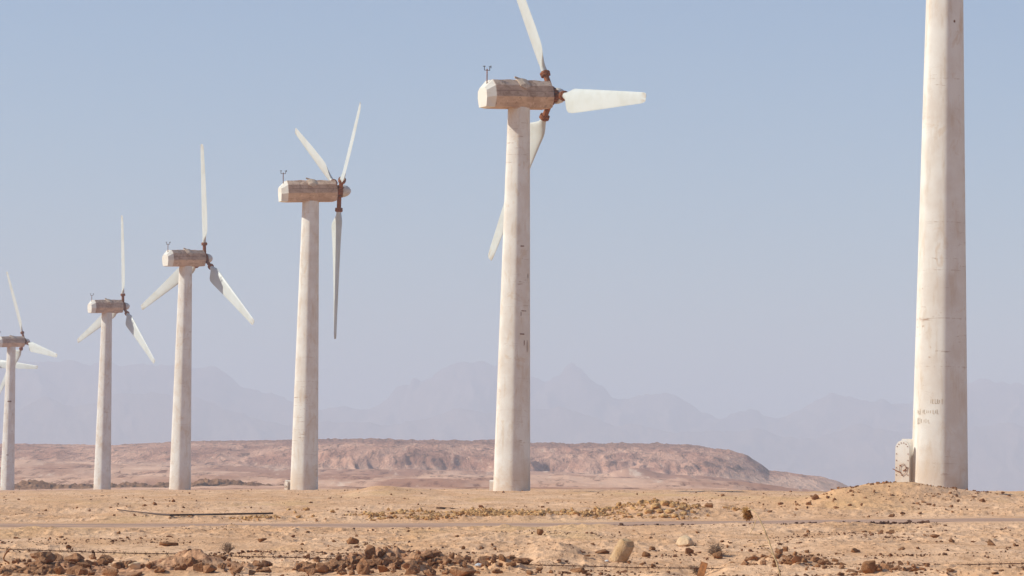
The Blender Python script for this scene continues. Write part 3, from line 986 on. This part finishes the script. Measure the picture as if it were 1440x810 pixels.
def clod_mesh(seed, mat, sq=(1, 0.85, 0.75), jag=0.42, sub=3):
    """broken lump: a noisy ball cut by a few random planes"""
    rnd = random.Random(seed)
    bm = bmesh.new()
    bmesh.ops.create_icosphere(bm, subdivisions=sub, radius=0.5)
    planes = []
    for k in range(7):
        n = Vector((rnd.gauss(0, 1), rnd.gauss(0, 1), rnd.gauss(0, 1))).normalized()
        planes.append((n, rnd.uniform(0.27, 0.44)))
    co = np.array([v.co[:] for v in bm.verts])
    n1 = fbm(co[:, 0] * 3 + co[:, 2] * 2.1 + seed, co[:, 1] * 3 - co[:, 2] * 1.7, 1.0, 3, seed)
    n2 = ridged(co[:, 0] * 6 - co[:, 2] * 3.3, co[:, 1] * 6 + co[:, 2] * 4.0 + seed, 1.0, 2, seed + 3)
    for v, a, b in zip(bm.verts, n1, n2):
        c = v.co.copy()
        for n, dd in planes:
            e = c.dot(n) - dd
            if e > 0: c -= n * e
        c *= 1 + jag * a + jag * 0.35 * (b - 0.5)
        v.co = (c.x * sq[0], c.y * sq[1], c.z * sq[2])
    me = bm_mesh('clod', bm, 18)
    me.materials.append(mat)
    return me


def rock_mesh(seed, mat, npts=16, sq=(1, 0.9, 0.7)):
    V, F = rock_arrays(seed, npts, sq)
    bm = bmesh.new()
    vs = [bm.verts.new(v) for v in V]
    for f in F: bm.faces.new([vs[i] for i in f])
    bmesh.ops.dissolve_limit(bm, angle_limit=rad(9), verts=bm.verts, edges=bm.edges)
    bmesh.ops.bevel(bm, geom=list(bm.edges), offset=0.025, segments=1, affect='EDGES')
    bmesh.ops.triangulate(bm, faces=bm.faces)
    bmesh.ops.subdivide_edges(bm, edges=[e for e in bm.edges if e.calc_length() > 0.14], cuts=2, use_grid_fill=True)
    for v in bm.verts:
        c = v.co
        k = vnoise(np.array([c.x * 7 + c.z * 4 + seed]), np.array([c.y * 7 - c.z * 3]), seed)[0] - 0.5
        v.co = c * (1 + 0.13 * k)
    me = bm_mesh('rock', bm, 24)
    me.materials.append(mat)
    return me


BASES = [rock_arrays(100 + k, 11, (1, 0.85, 0.65)) for k in range(10)]


def scatter(name, pts, sizes, mat, seed, label=None):
    rng = np.random.default_rng(seed)
    VV = []; FF = []; off = 0
    for k, (p, s) in enumerate(zip(pts, sizes)):
        V, F = BASES[k % len(BASES)]
        a, t = rng.uniform(0, 6.28), rng.normal(0, 0.35)
        ca, sa, ct, st_ = math.cos(a), math.sin(a), math.cos(t), math.sin(t)
        R_ = np.array([[ca, -sa, 0], [sa, ca, 0], [0, 0, 1]]) @ np.array([[1, 0, 0], [0, ct, -st_], [0, st_, ct]])
        q = (V * s * rng.uniform(0.7, 1.3, 3)) @ R_.T + np.array(p) + [0, 0, 0.16 * s]
        VV.append(q); FF.append(F + off); off += len(V)
    me = mesh_np(name, np.concatenate(VV), np.concatenate(FF), smooth=False)
    return tag(link(name, me, mat), label, kind='stuff')


rng = np.random.default_rng(7)


def sample(n, u0, u1, d0, d1, dens=None, seed=0):
    """random ground spots, thinned by a clumping noise"""
    u = rng.uniform(u0, u1, n * 6); d = np.exp(rng.uniform(math.log(d0), math.log(d1), n * 6))
    x = (u - 720) / FPX * d
    w = vnoise(x / 3.0 + seed, d / 3.0, 3 + seed) * 0.7 + vnoise(x / 0.9, d / 1.2 + seed, 9 + seed) * 0.5
    if dens is not None: w = w * dens(u, d)
    k = np.argsort(-(w + rng.uniform(0, 0.30, len(w))))[:n]
    x, d = x[k], d[k]
    return np.stack([x, d, ground_z(x, d)], -1)


# gravel this side of the road
p = sample(7000, -120, 1560, 52, 98.0, None, 1)
s_ = np.clip(rng.lognormal(math.log(0.036), 0.55, len(p)), 0.016, 0.13)
scatter('gravel', p, s_, MGRAV, 1)
p = sample(240, -120, 1560, 53, 97.5, None, 21)
s_ = np.clip(rng.lognormal(math.log(0.085), 0.4, len(p)), 0.05, 0.22)
scatter('loose_stones', p, s_, MROCK, 8)
# rubble lying beyond the road
p = sample(3600, 330, 1080, 107.8, 121, lambda u, d: np.exp(-((d - 112) / 6) ** 2), 2)
s_ = np.clip(rng.lognormal(math.log(0.085), 0.55, len(p)), 0.04, 0.30)
scatter('rubble', p, s_, MYEL, 2)
# pebbles over the plain and up the mound
p = np.concatenate([sample(1500, -120, 1560, 107.8, 260, None, 3), sample(300, 1080, 1400, 109, 131, None, 4)])
s_ = np.clip(rng.lognormal(math.log(0.085), 0.5, len(p)), 0.04, 0.25)
scatter('pebbles', p, s_, MROCK, 3)
# broken asphalt crumbling off the near edge
p = sample(420, -120, 1560, 97.3, 99.3, lambda u, d: 0.25 + 1.1 * np.exp(-((u - 1190) / 130) ** 2) + 0.3 * np.exp(-((u - 930) / 150) ** 2), 5)
s_ = np.clip(rng.lognormal(math.log(0.07), 0.5, len(p)), 0.03, 0.22)
scatter('asphalt_rubble', p, s_, MASPH, 4)

# loose earth between the clods of the heaps
def heap(n, u0, u1, d0, d1, seed):
    q = sample(n, u0, u1, d0, d1, None, seed)
    return q
p = np.concatenate([heap(900, 425, 665, 54.2, 60.5, 11), heap(1000, 5, 385, 54.2, 58.5, 12), heap(160, 680, 790, 54, 58, 13), heap(180, 1050, 1190, 54, 66, 14), heap(90, 1200, 1440, 54, 57, 15)])
s_ = np.clip(rng.lognormal(math.log(0.095), 0.6, len(p)), 0.03, 0.30)
scatter('loose_earth', p, s_, MCLOD, 6)

CLODS = [clod_mesh(k, MCLOD) if k % 3 == 0 else rock_mesh(k, MCLOD, 9 + k % 4, (1, 0.85, 0.8)) for k in range(300, 309)]
ROCKS = [rock_mesh(k, MROCK, 15) for k in range(320, 328)]
YELS = [clod_mesh(k, MYEL, (1, 0.9, 0.7)) for k in range(340, 345)]
rr = random.Random(12)


def stone(name, me, px, py, w, h, label, cat, group=None, rot=None, sink=0.22, dmin=50, dmax=900):
    """w, h: apparent size in photo pixels; turned into metres at the spot where it lies"""
    P = at_ground(px, py, dmin, dmax)
    k = P.y / FPX
    o = link(name, me)
    b = me.vertices
    o.rotation_euler = (rr.uniform(-0.12, 0.12), rr.uniform(-0.12, 0.12), rr.uniform(0, 6.28) if rot is None else rot)
    zz = np.zeros(len(b) * 3); b.foreach_get('co', zz); ext = np.ptp(zz.reshape(-1, 3), axis=0)
    wm, hm = w * k, h * k
    o.scale = (wm / max(ext[0], 0.1), wm * rr.uniform(0.8, 1.0) / max(ext[1], 0.1), hm * (1 + sink) / max(ext[2], 0.1))
    o.location = (P.x, P.y + wm * 0.3, P.z + hm * (0.5 - sink / 2))
    tag(o, label, cat, group)
    return o


# the pale block
bm = bmesh.new()
sec = [(-0.36, 0.10), (-0.05, -0.30), (0.36, -0.16), (0.34, 0.24), (-0.10, 0.36)]
secs = []
for z, sx, ox, oy in ((0.0, 1.0, 0, 0), (0.15, 1.05, 0.05, 0), (0.45, 1.03, 0.17, 0.03), (0.75, 1.0, 0.29, 0.05), (0.93, 0.90, 0.35, 0.06), (1.0, 0.68, 0.37, 0.05)):
    secs.append([(x * sx + ox, y * sx + oy, z - (0.08 * x if z > 0.9 else 0.0)) for x, y in sec])
loft(bm, secs)
bmesh.ops.bevel(bm, geom=list(bm.edges), offset=0.06, segments=3, affect='EDGES')
bmesh.ops.subdivide_edges(bm, edges=[e for e in bm.edges if e.calc_length() > 0.12], cuts=2, use_grid_fill=True)
for _ in range(5):
    bmesh.ops.smooth_vert(bm, verts=bm.verts, factor=0.5, use_axis_x=True, use_axis_y=True, use_axis_z=True)
for v in bm.verts:
    c = v.co
    v.co = c * (1 + 0.16 * (vnoise(np.array([c.x * 6 + c.z * 5]), np.array([c.y * 6 - c.z * 4]), 77)[0] - 0.5))
me = bm_mesh('boulder', bm, 50); me.materials.append(MPALE)
P = at_ground(866, 790)
bo = link('boulder', me, None, None, (P.x, P.y + 0.12, P.z - 0.04))
bo.rotation_euler = (0, 0, rad(-6)); kk = P.y / FPX
bo.scale = (45 * kk / 1.1, 32 * kk / 0.85, 34 * kk / 1.0)
tag(bo, 'largest stone by the wire, a pale upright block with a flat sunlit left side', 'boulder')

# stones that stand out one by one
ONE = [
    ('rock', ROCKS[0], 847, 779, 20, 6, 'flat rusty brown stone lying just left of the pale upright block'),
    ('rock', ROCKS[1], 909, 783, 13, 9, 'rounded dark brown stone just right of the pale block and its shadow'),
    ('rock', ROCKS[2], 917, 774, 11, 6, 'small brown stone between the pale block and the pale dusty lump'),
    ('rock', ROCKS[3], 826, 785, 13, 8, 'wedge shaped brown stone at the foot of the bank left of the pale block'),
    ('rock', ROCKS[4], 968, 779, 15, 9, 'brown stone lying against the near side of the pale dusty lump'),
    ('rock', rock_mesh(412, MDUSTY, 22, (1, 0.9, 0.7)), 964, 768, 26, 14, 'pale chalky lump half buried in sand right of the upright block'),
    ('rock', ROCKS[5], 1012, 786, 18, 10, 'dark stone at the foot of the grey dry shrub'),
    ('rock', rock_mesh(402, MROCK, 12, (0.7, 0.7, 1.2)), 759, 753, 10, 13, 'pointed brown stone standing upright on the bank left of the pale block'),
    ('rock', ROCKS[6], 1315, 757, 18, 8, 'broad low brown stone beyond the right end of the wire, largest there'),
    ('rock', ROCKS[7], 1395, 767, 14, 9, 'angular orange brown stone near the right edge below the road'),
    ('rock', ROCKS[1], 1202, 777, 16, 7, 'brown stone with a pointed shadow in the open sand below the mound'),
    ('rock', ROCKS[2], 1339, 763, 16, 5, 'low dark stone just right of the broad low brown stone'),
    ('rock', ROCKS[3], 1369, 764, 11, 6, 'small brown stone left of the angular orange brown one'),
    ('rock', ROCKS[4], 95, 772, 10, 6, 'rounded brown stone just above the left stretch of wire'),
    ('rock', rock_mesh(403, MROCK, 14, (1, 0.8, 0.28)), 236, 768, 30, 6, 'thin dark slab lying flat on the sand above the left wire'),
    ('rock', rock_mesh(404, MDUSTY, 11), 189, 801, 16, 11, 'pale faceted stone among the dark clods at bottom left'),
    ('rock', ROCKS[6], 369, 763, 14, 9, 'brown stone alone in the sand between the two clod heaps'),
    ('rock', ROCKS[0], 496, 765, 16, 9, 'brown stone above the clod heap at bottom centre'),
    ('rock', rock_mesh(405, MROCK, 14, (1, 0.9, 0.95)), 1222, 806, 21, 17, 'dark square block of stone at the bottom edge right of the dry stalk'),
    ('rock', ROCKS[5], 1147, 703, 13, 8, 'brown slab leaning on the left slope of the tower mound'),
    ('rock', ROCKS[7], 1270, 723, 8, 4, 'small orange stone at the foot of the tower mound above the road'),
    ('rock', ROCKS[3], 1388, 716, 9, 4, 'dark stone on the sand right of the mound, above the road'),
    ('rock', ROCKS[2], 998, 714, 16, 7, 'long orange stone lying on the rubble right of the yellow ridge'),
    ('rock', ROCKS[1], 549, 729, 11, 5, 'dark stone standing on the far verge of the road, left of centre'),
]
for name, me, px, py, w, h, lab in ONE:
    stone(name, me, px, py, w, h, lab, 'rock', dmax=140)

# clods in the two heaps and the row, one by one
ORD = ['first', 'second', 'third', 'fourth', 'fifth', 'sixth', 'seventh', 'eighth', 'ninth', 'tenth', 'eleventh', 'twelfth', 'thirteenth', 'fourteenth', 'fifteenth', 'sixteenth', 'seventeenth', 'eighteenth', 'nineteenth', 'twentieth', 'twenty-first', 'twenty-second', 'twenty-third', 'twenty-fourth', 'twenty-fifth', 'twenty-sixth', 'twenty-seventh', 'twenty-eighth']


def clods(items, label, group, meshes, name='earth_clod', cat='clod', dmax=110, each=False):
    for k, (px, py, w, h) in enumerate(sorted(items) if each else items):
        lab = label
        if each:
            form = 'tall' if h > 0.8 * w else ('flat' if h < 0.48 * w else 'squat')
            lab = '%s %s, %s from left among the larger' % (form, label, ORD[k])
        stone(name, meshes[(k * 5 + len(items)) % len(meshes)], px, py, w, h, lab, cat, group, dmax=dmax)


left = [(60, 790, 38, 15), (78, 789, 22, 13), (104, 792, 30, 14), (124, 795, 18, 9), (145, 793, 28, 13), (165, 799, 18, 9), (180, 797, 20, 9), (238, 792, 24, 11), (256, 801, 15, 12), (268, 797, 17, 14), (279, 804, 18, 15), (293, 806, 20, 12), (330, 806, 22, 12), (82, 808, 18, 12), (312, 799, 14, 8), (30, 806, 18, 9), (210, 800, 14, 8), (120, 808, 20, 9), (155, 809, 24, 10), (225, 806, 18, 10), (355, 809, 18, 8), (45, 798, 14, 8), (8, 812, 16, 8), (190, 810, 18, 8)]
mid = [(520, 786, 20, 20), (511, 808, 22, 24), (537, 784, 16, 13), (571, 783, 15, 11), (576, 800, 24, 14), (621, 796, 17, 10), (445, 790, 12, 8), (468, 797, 20, 20), (579, 808, 24, 14), (652, 811, 36, 14), (455, 806, 18, 10), (490, 790, 12, 10), (553, 786, 12, 9), (593, 790, 12, 9), (606, 797, 14, 9), (540, 804, 20, 12), (558, 797, 14, 10), (604, 810, 22, 11), (628, 808, 14, 8), (437, 808, 18, 9), (480, 809, 16, 9), (530, 795, 14, 10), (588, 779, 8, 5), (500, 782, 10, 6), (640, 800, 12, 6)]
mid2 = [(rr.uniform(430, 660), 772 + rr.random() ** 0.6 * 38, rr.uniform(6, 13), rr.uniform(4, 9)) for k in range(44)]
left2 = [(rr.uniform(20, 380), rr.uniform(786, 811), rr.uniform(6, 13), rr.uniform(4, 8)) for k in range(40)]
clods(left, 'dark clod in the bottom left row', 'earth clods in the row at bottom left', CLODS, each=True)
clods(left2, 'small dark crumb of earth between the larger clods at bottom left', 'crumbs in the row at bottom left', CLODS)
clods(mid, 'brown clod in the bottom centre heap', 'earth clods in the heap at bottom centre', CLODS, each=True)
clods(mid2, 'small brown crumb of earth between the larger clods of the central heap', 'crumbs in the heap at bottom centre', CLODS)
mr = [(706, 789, 20, 9), (694, 792, 12, 6), (718, 796, 16, 7), (735, 803, 14, 6), (728, 792, 10, 5), (812, 805, 22, 9), (700, 806, 16, 6), (745, 808, 12, 6), (760, 803, 12, 5), (775, 806, 10, 5)]
clods(mr, 'stone right of the central heap', 'reddish stones right of the central heap', ROCKS, 'rock', 'rock', each=True)
rt = [(1105, 776, 12, 8), (1118, 782, 16, 7), (1095, 786, 12, 7), (1130, 790, 14, 6), (1112, 794, 16, 6), (1140, 783, 10, 5), (1090, 797, 10, 5), (1238, 804, 12, 7), (1290, 803, 12, 5), (1255, 800, 10, 6), (1305, 797, 8, 5), (1336, 804, 12, 6), (1400, 808, 12, 5), (1420, 772, 10, 5), (1175, 790, 10, 5), (1160, 786, 9, 5)]
rt2 = [(rr.uniform(1080, 1180), rr.uniform(772, 806), rr.uniform(5, 10), rr.uniform(3, 6)) for k in range(10)]
clods(rt, 'stone beside the dry stalk and right of it', 'brown stones around and right of the dry stalk', ROCKS, 'rock', 'rock', each=True)
clods(rt2, 'tiny brown stone near the foot of the dry stalk', 'tiny stones near the dry stalk', ROCKS, 'rock', 'rock')
md = [(rr.uniform(10, 1430), 747 + rr.random() * 30, rr.uniform(4, 9), rr.uniform(2.5, 5)) for k in range(30)]
clods(md, 'small brown stone lying loose on the sand between wire and road', 'small stones between wire and road', ROCKS, 'rock', 'rock')
yl = [(922, 716, 18, 9), (936, 711, 15, 8), (946, 714, 10, 7), (958, 717, 12, 6), (928, 722, 14, 7), (942, 722, 16, 7), (912, 722, 12, 6), (962, 724, 10, 5), (900, 726, 10, 5), (975, 722, 9, 5), (950, 728, 12, 6), (934, 728, 12, 5)]
yl2 = [(rr.uniform(400, 1000), rr.uniform(717, 731), rr.uniform(4.5, 9), rr.uniform(3, 5.5)) for k in range(44)]
clods(yl, 'yellow lump on the rubble ridge', 'lumps on the yellow rubble ridge', YELS, 'rubble_lump', 'rubble', 130, each=True)
clods(yl2, 'small yellowish lump in the rubble strip beyond the road', 'yellowish lumps beyond the road', YELS, 'rubble_lump', 'rubble', 130)
mo = [(rr.uniform(1120, 1390), 0, rr.uniform(4, 9), rr.uniform(2.5, 5)) for k in range(18)]
mo = [(px, 692 + 0.00045 * (px - 1262) ** 2 + rr.random() * 22, w, h) for px, _, w, h in mo]
clods(mo, 'brown stone on the slope of the mound under the nearest tower', 'stones on the tower mound', ROCKS, 'rock', 'rock', 135)

# ------------------------------------------------------------------ wire fence
fence = bpy.data.objects.new('wire_fence', None); COL.objects.link(fence)
FD = 58.5
fp = [(-150, 768), (0, 771.5), (60, 774), (130, 776.5), (240, 779), (360, 783), (440, 785), (540, 787.5), (640, 790), (700, 792.5), (810, 796), (900, 798), (985, 799.5), (1085, 800.5), (1200, 798), (1310, 795), (1440, 792.5), (1600, 788)]
fx = np.array(fp, float)
base = at(985, 815, 57.5); fence.location = (base.x, base.y, base.z)
tag(fence, 'sagging rusty barbed wire with a leaning angle iron post, crossing the foreground', 'wire fence')
xs = np.linspace(-150, 1600, 700)
ysw = np.interp(xs, fx[:, 0], fx[:, 1]) + 0.25 * np.sin(xs / 23)
wp = [at(a, b, FD) - fence.location for a, b in zip(xs, ysw)]
bm = bmesh.new()
for ph in (0, math.pi):
    add_tube(bm, [q + Vector((0, 0.006 * math.cos(i * 1.3 + ph), 0.006 * math.sin(i * 1.3 + ph))) for i, q in enumerate(wp)], 0.0052, 5)
for i in range(4, len(wp), 6):
    q = wp[i]
    for s in (-1, 1):
        add_tube(bm, [q + Vector((-0.02 * s, 0, -0.035)), q + Vector((0, 0.012 * s, 0)), q + Vector((0.025 * s, 0, 0.035))], 0.0045, 4)
link('barbed_wire', bm_mesh('barbed_wire', bm, 40), MWIRE, fence)


def angle_iron(px0, py0, px1, py1, d, w=0.10):
    a, b = at(px0, py0, d) - fence.location, at(px1, py1, d) - fence.location
    b = a + (b - a) * 1.0
    bm = bmesh.new()
    t = (b - a); L = t.length
    m = Matrix.Translation((a + b) / 2) @ t.to_track_quat('Z', 'Y').to_matrix().to_4x4() @ Matrix.Rotation(rad(38), 4, 'Z')
    vs = add_box(bm, (0, 0, 0), (w, 0.012, L)); vs2 = add_box(bm, (w / 2 + 0.006, -w / 2 + 0.006, 0), (0.012, w, L))
    bmesh.ops.transform(bm, matrix=m, verts=bm.verts)
    return link('fence_post', bm_mesh('fence_post', bm), MPOST, fence)


angle_iron(990, 790.5, 973, 848, 58.3, 0.15)
bm = bmesh.new()
tw_ = [at(x, y, 58.4) - fence.location for x, y in ((15, 771), (11, 775), (7, 780), (5, 785), (6, 788), (12, 791), (16, 806))]
add_tube(bm, tw_, [0.008, 0.012, 0.016, 0.016, 0.016, 0.016, 0.02], 7)
link('fence_post', bm_mesh('fence_post', bm, 40), MPOST, fence)
bm = bmesh.new()
add_tube(bm, [at(x, y, 58.5) - fence.location for x, y in ((130, 774), (132.5, 777), (133, 781), (131, 785))], [0.01, 0.018, 0.014, 0.006], 6)
link('wire_tie', bm_mesh('wire_tie', bm, 40), MWIRE, fence)

# ------------------------------------------------------------------ dry stalk
SD = 25.0
sp = [(1122, 978), (1116, 920), (1108, 860), (1098, 812), (1092, 790), (1087.5, 780), (1081, 760), (1075, 745), (1069, 732), (1064.5, 724), (1060, 718.5), (1055.5, 716), (1052, 717), (1050.5, 720)]
pts3 = [at(x, y, SD + 0.02 * i) for i, (x, y) in enumerate(sp)]
pts3[0].z = float(ground_z(np.array([pts3[0].x]), np.array([pts3[0].y]))[0]) - 0.03
stalk = bpy.data.objects.new('dry_plant', None); COL.objects.link(stalk); stalk.location = pts3[0]
tag(stalk, 'tall dry plant stalk in the foreground with a drooping brown seed head', 'dry plant')
bm = bmesh.new()
add_tube(bm, [q - stalk.location for q in pts3], [0.009, 0.0085, 0.008, 0.0072, 0.007, 0.0066, 0.006, 0.0056, 0.0052, 0.005, 0.0046, 0.0044, 0.0042, 0.004], 7)
link('stem', bm_mesh('stem', bm, 50), MSTRAW, stalk)
for pl in ([(1087.5, 781), (1080, 774), (1072, 767), (1070.5, 767)], [(1081, 767.5), (1075, 767), (1069, 767.5)], [(1072, 752), (1064, 752.5), (1055, 752)], [(1063, 731), (1060, 741), (1055, 750)]):
    bm = bmesh.new()
    add_tube(bm, [at(x, y, SD + 0.12) - stalk.location for x, y in pl], [0.004, 0.0034, 0.0028, 0.002][:len(pl)], 5)
    link('twig', bm_mesh('twig', bm), MSTRAW, stalk)
hc = at(1051.5, 724, SD + 0.26) - stalk.location
bm = bmesh.new()
rh = random.Random(5)
v = bmesh.ops.create_icosphere(bm, subdivisions=3, radius=1)['verts']
for q in v:
    n = vnoise(np.array([q.co.x * 4 + q.co.z * 3]), np.array([q.co.y * 4 - q.co.z * 2]), 3)[0]
    q.co = Vector((q.co.x * 0.026, q.co.y * 0.026, q.co.z * 0.036)) * (0.75 + 0.5 * n) + hc
for k in range(130):
    dv = Vector((rh.gauss(0, 1), rh.gauss(0, 1), rh.gauss(-0.3, 1))).normalized()
    b0 = hc + Vector((dv.x * 0.022, dv.y * 0.022, dv.z * 0.030)); L = rh.uniform(0.010, 0.026)
    add_tube(bm, [b0, b0 + dv * L * 0.6, b0 + dv * L + Vector((0, 0, -0.006))], [0.003, 0.0024, 0.0008], 4)
link('seed_head', bm_mesh('seed_head', bm), MHEAD, stalk)
bm = bmesh.new()
for k in range(60):
    dv = Vector((-abs(rh.gauss(0.7, 0.6)), rh.gauss(0, 0.6), rh.gauss(0.3, 0.8))).normalized()
    b0 = hc + dv * 0.018 + Vector((0, 0, 0.014)); L = rh.uniform(0.025, 0.055)
    add_tube(bm, [b0, b0 + dv * L * 0.6 + Vector((0, 0, 0.008)), b0 + dv * L - Vector((0, 0, 0.006))], [0.0022, 0.0018, 0.0006], 4)
link('husk', bm_mesh('husk', bm), mat_plain('dry_husk', (0.66, 0.40, 0.15), 0.9, 0.3, 60), stalk)


# ------------------------------------------------------------------ dry shrubs
def shrub(px, py, wpx, hpx, seed, label, n=60, mat=None):
    P = at_ground(px, py, 50, 110); k = P.y / FPX
    o = bpy.data.objects.new('dry_shrub', None)
    rs = random.Random(seed)
    bm = bmesh.new()
    for i in range(n):
        a = rs.uniform(0, 6.28); el = rs.uniform(0.25, 1.3)
        L = rs.uniform(0.6, 1.0)
        dv = Vector((math.cos(a) * math.cos(el) * wpx * k * 0.5, math.sin(a) * math.cos(el) * wpx * k * 0.5, math.sin(el) * hpx * k)) * L
        m1 = dv * 0.5 + Vector((rs.gauss(0, 0.03), rs.gauss(0, 0.03), rs.gauss(0.01, 0.02)))
        add_tube(bm, [(0, 0, -0.03), m1, dv], [0.008, 0.006, 0.003], 4)
        for j in range(3):
            b0 = m1.lerp(dv, rs.uniform(0, 1))
            add_tube(bm, [b0, b0 + Vector((rs.gauss(0, 0.06), rs.gauss(0, 0.06), rs.gauss(0.02, 0.04)))], [0.005, 0.002], 4)
    me = bm_mesh('dry_shrub', bm)
    ob = link('dry_shrub', me, mat or MTWIG, None, P)
    tag(ob, label, 'dry shrub', 'dry twiggy shrubs in the sand')
    return ob


shrub(1007, 783, 28, 22, 1, 'dense grey dry shrub on the sand left of the dry stalk', 64)
shrub(320, 777, 24, 16, 2, 'thin grey tuft of twigs by the left stretch of wire', 34)
shrub(980, 808, 16, 14, 3, 'small dry tuft beside the leaning rusty post', 40)

# ------------------------------------------------------------------ litter, pipe, plank, stakes
bm = bmesh.new()
bmesh.ops.create_icosphere(bm, subdivisions=3, radius=0.5)
for q in bm.verts:
    c = q.co
    n = ridged(np.array([c.x * 3 + c.z * 2]), np.array([c.y * 3 - c.z]), 1.0, 3, 5)[0]
    q.co = Vector((c.x, c.y * 0.8, c.z * 0.6)) * (0.55 + 0.7 * n)
scrap = bm_mesh('plastic_scrap', bm, 25); scrap.materials.append(MWHITE)
stone('plastic_scrap', scrap, 672, 797, 11, 5, 'crumpled white plastic scrap among stones right of the central clod heap', 'litter', dmax=90)
stone('plastic_scrap', scrap, 853, 790, 8, 2.6, 'flat white plastic scrap at the foot of the pale upright block', 'litter', dmax=90)

bm = bmesh.new()
hp = [at_ground(x, y, 108, 200) + Vector((0, 0, 0.05)) for x, y in ((165, 718.5), (180, 720.5), (200, 722.5), (220, 725), (240, 726.3), (270, 726), (300, 725.3), (340, 724.6), (372, 724), (384, 723.5))]
hp = [hp[0].lerp(hp[0], 0)] + hp[1:]
dd_ = [q.y for q in hp]
add_tube(bm, [q - hp[4] for q in hp], [0.022] * 3 + [0.034] * 7, 8)
ho = link('pipe', bm_mesh('pipe', bm, 40), MHOSE, None, hp[4])
tag(ho, 'thin dark pipe lying on the sand beyond the road at left', 'pipe')


def plank(x0, y0, x1, y1, t, label, mat):
    a, b = at_ground(x0, y0, 108, 220), at_ground(x1, y1, 108, 220)
    b.y = a.y + (b.y - a.y) * 0.3
    b.z = float(ground_z(np.array([b.x]), np.array([b.y]))[0])
    bm = bmesh.new()
    d_ = b - a
    m = Matrix.Translation(Vector((0, 0, t * 0.4))) @ d_.to_track_quat('X', 'Z').to_matrix().to_4x4()
    add_box(bm, (0, 0, 0), (d_.length, 0.16, t))
    bmesh.ops.bevel(bm, geom=list(bm.edges), offset=0.008, segments=1, affect='EDGES')
    bmesh.ops.transform(bm, matrix=m, verts=bm.verts)
    return tag(link('plank', bm_mesh('plank', bm), mat, None, (a + b) / 2), label, 'plank')


plank(616, 715, 663, 712.5, 0.07, 'weathered brown plank lying on the sand left of the central turbine', MWOOD)

for px, lab in ((27, 'thin wooden stake just right of the leftmost tower, first of three'), (50.5, 'thin wooden stake in the middle of the three behind the plain at left'), (72.5, 'thin wooden stake nearest the second tower from the left, last of three')):
    q = at(px, 691, 545)
    bm = bmesh.new()
    add_tube(bm, [(0, 0, -0.3), (0.03, 0, 0.5), (rr.uniform(-0.05, 0.05), 0, 1.0)], [0.07, 0.07, 0.055], 6)
    g = float(ground_z(np.array([q.x]), np.array([q.y]))[0])
    tag(link('stake', bm_mesh('stake', bm, 40), MWOOD, None, (q.x, q.y, g)), lab, 'stake', 'thin stakes on the plain')
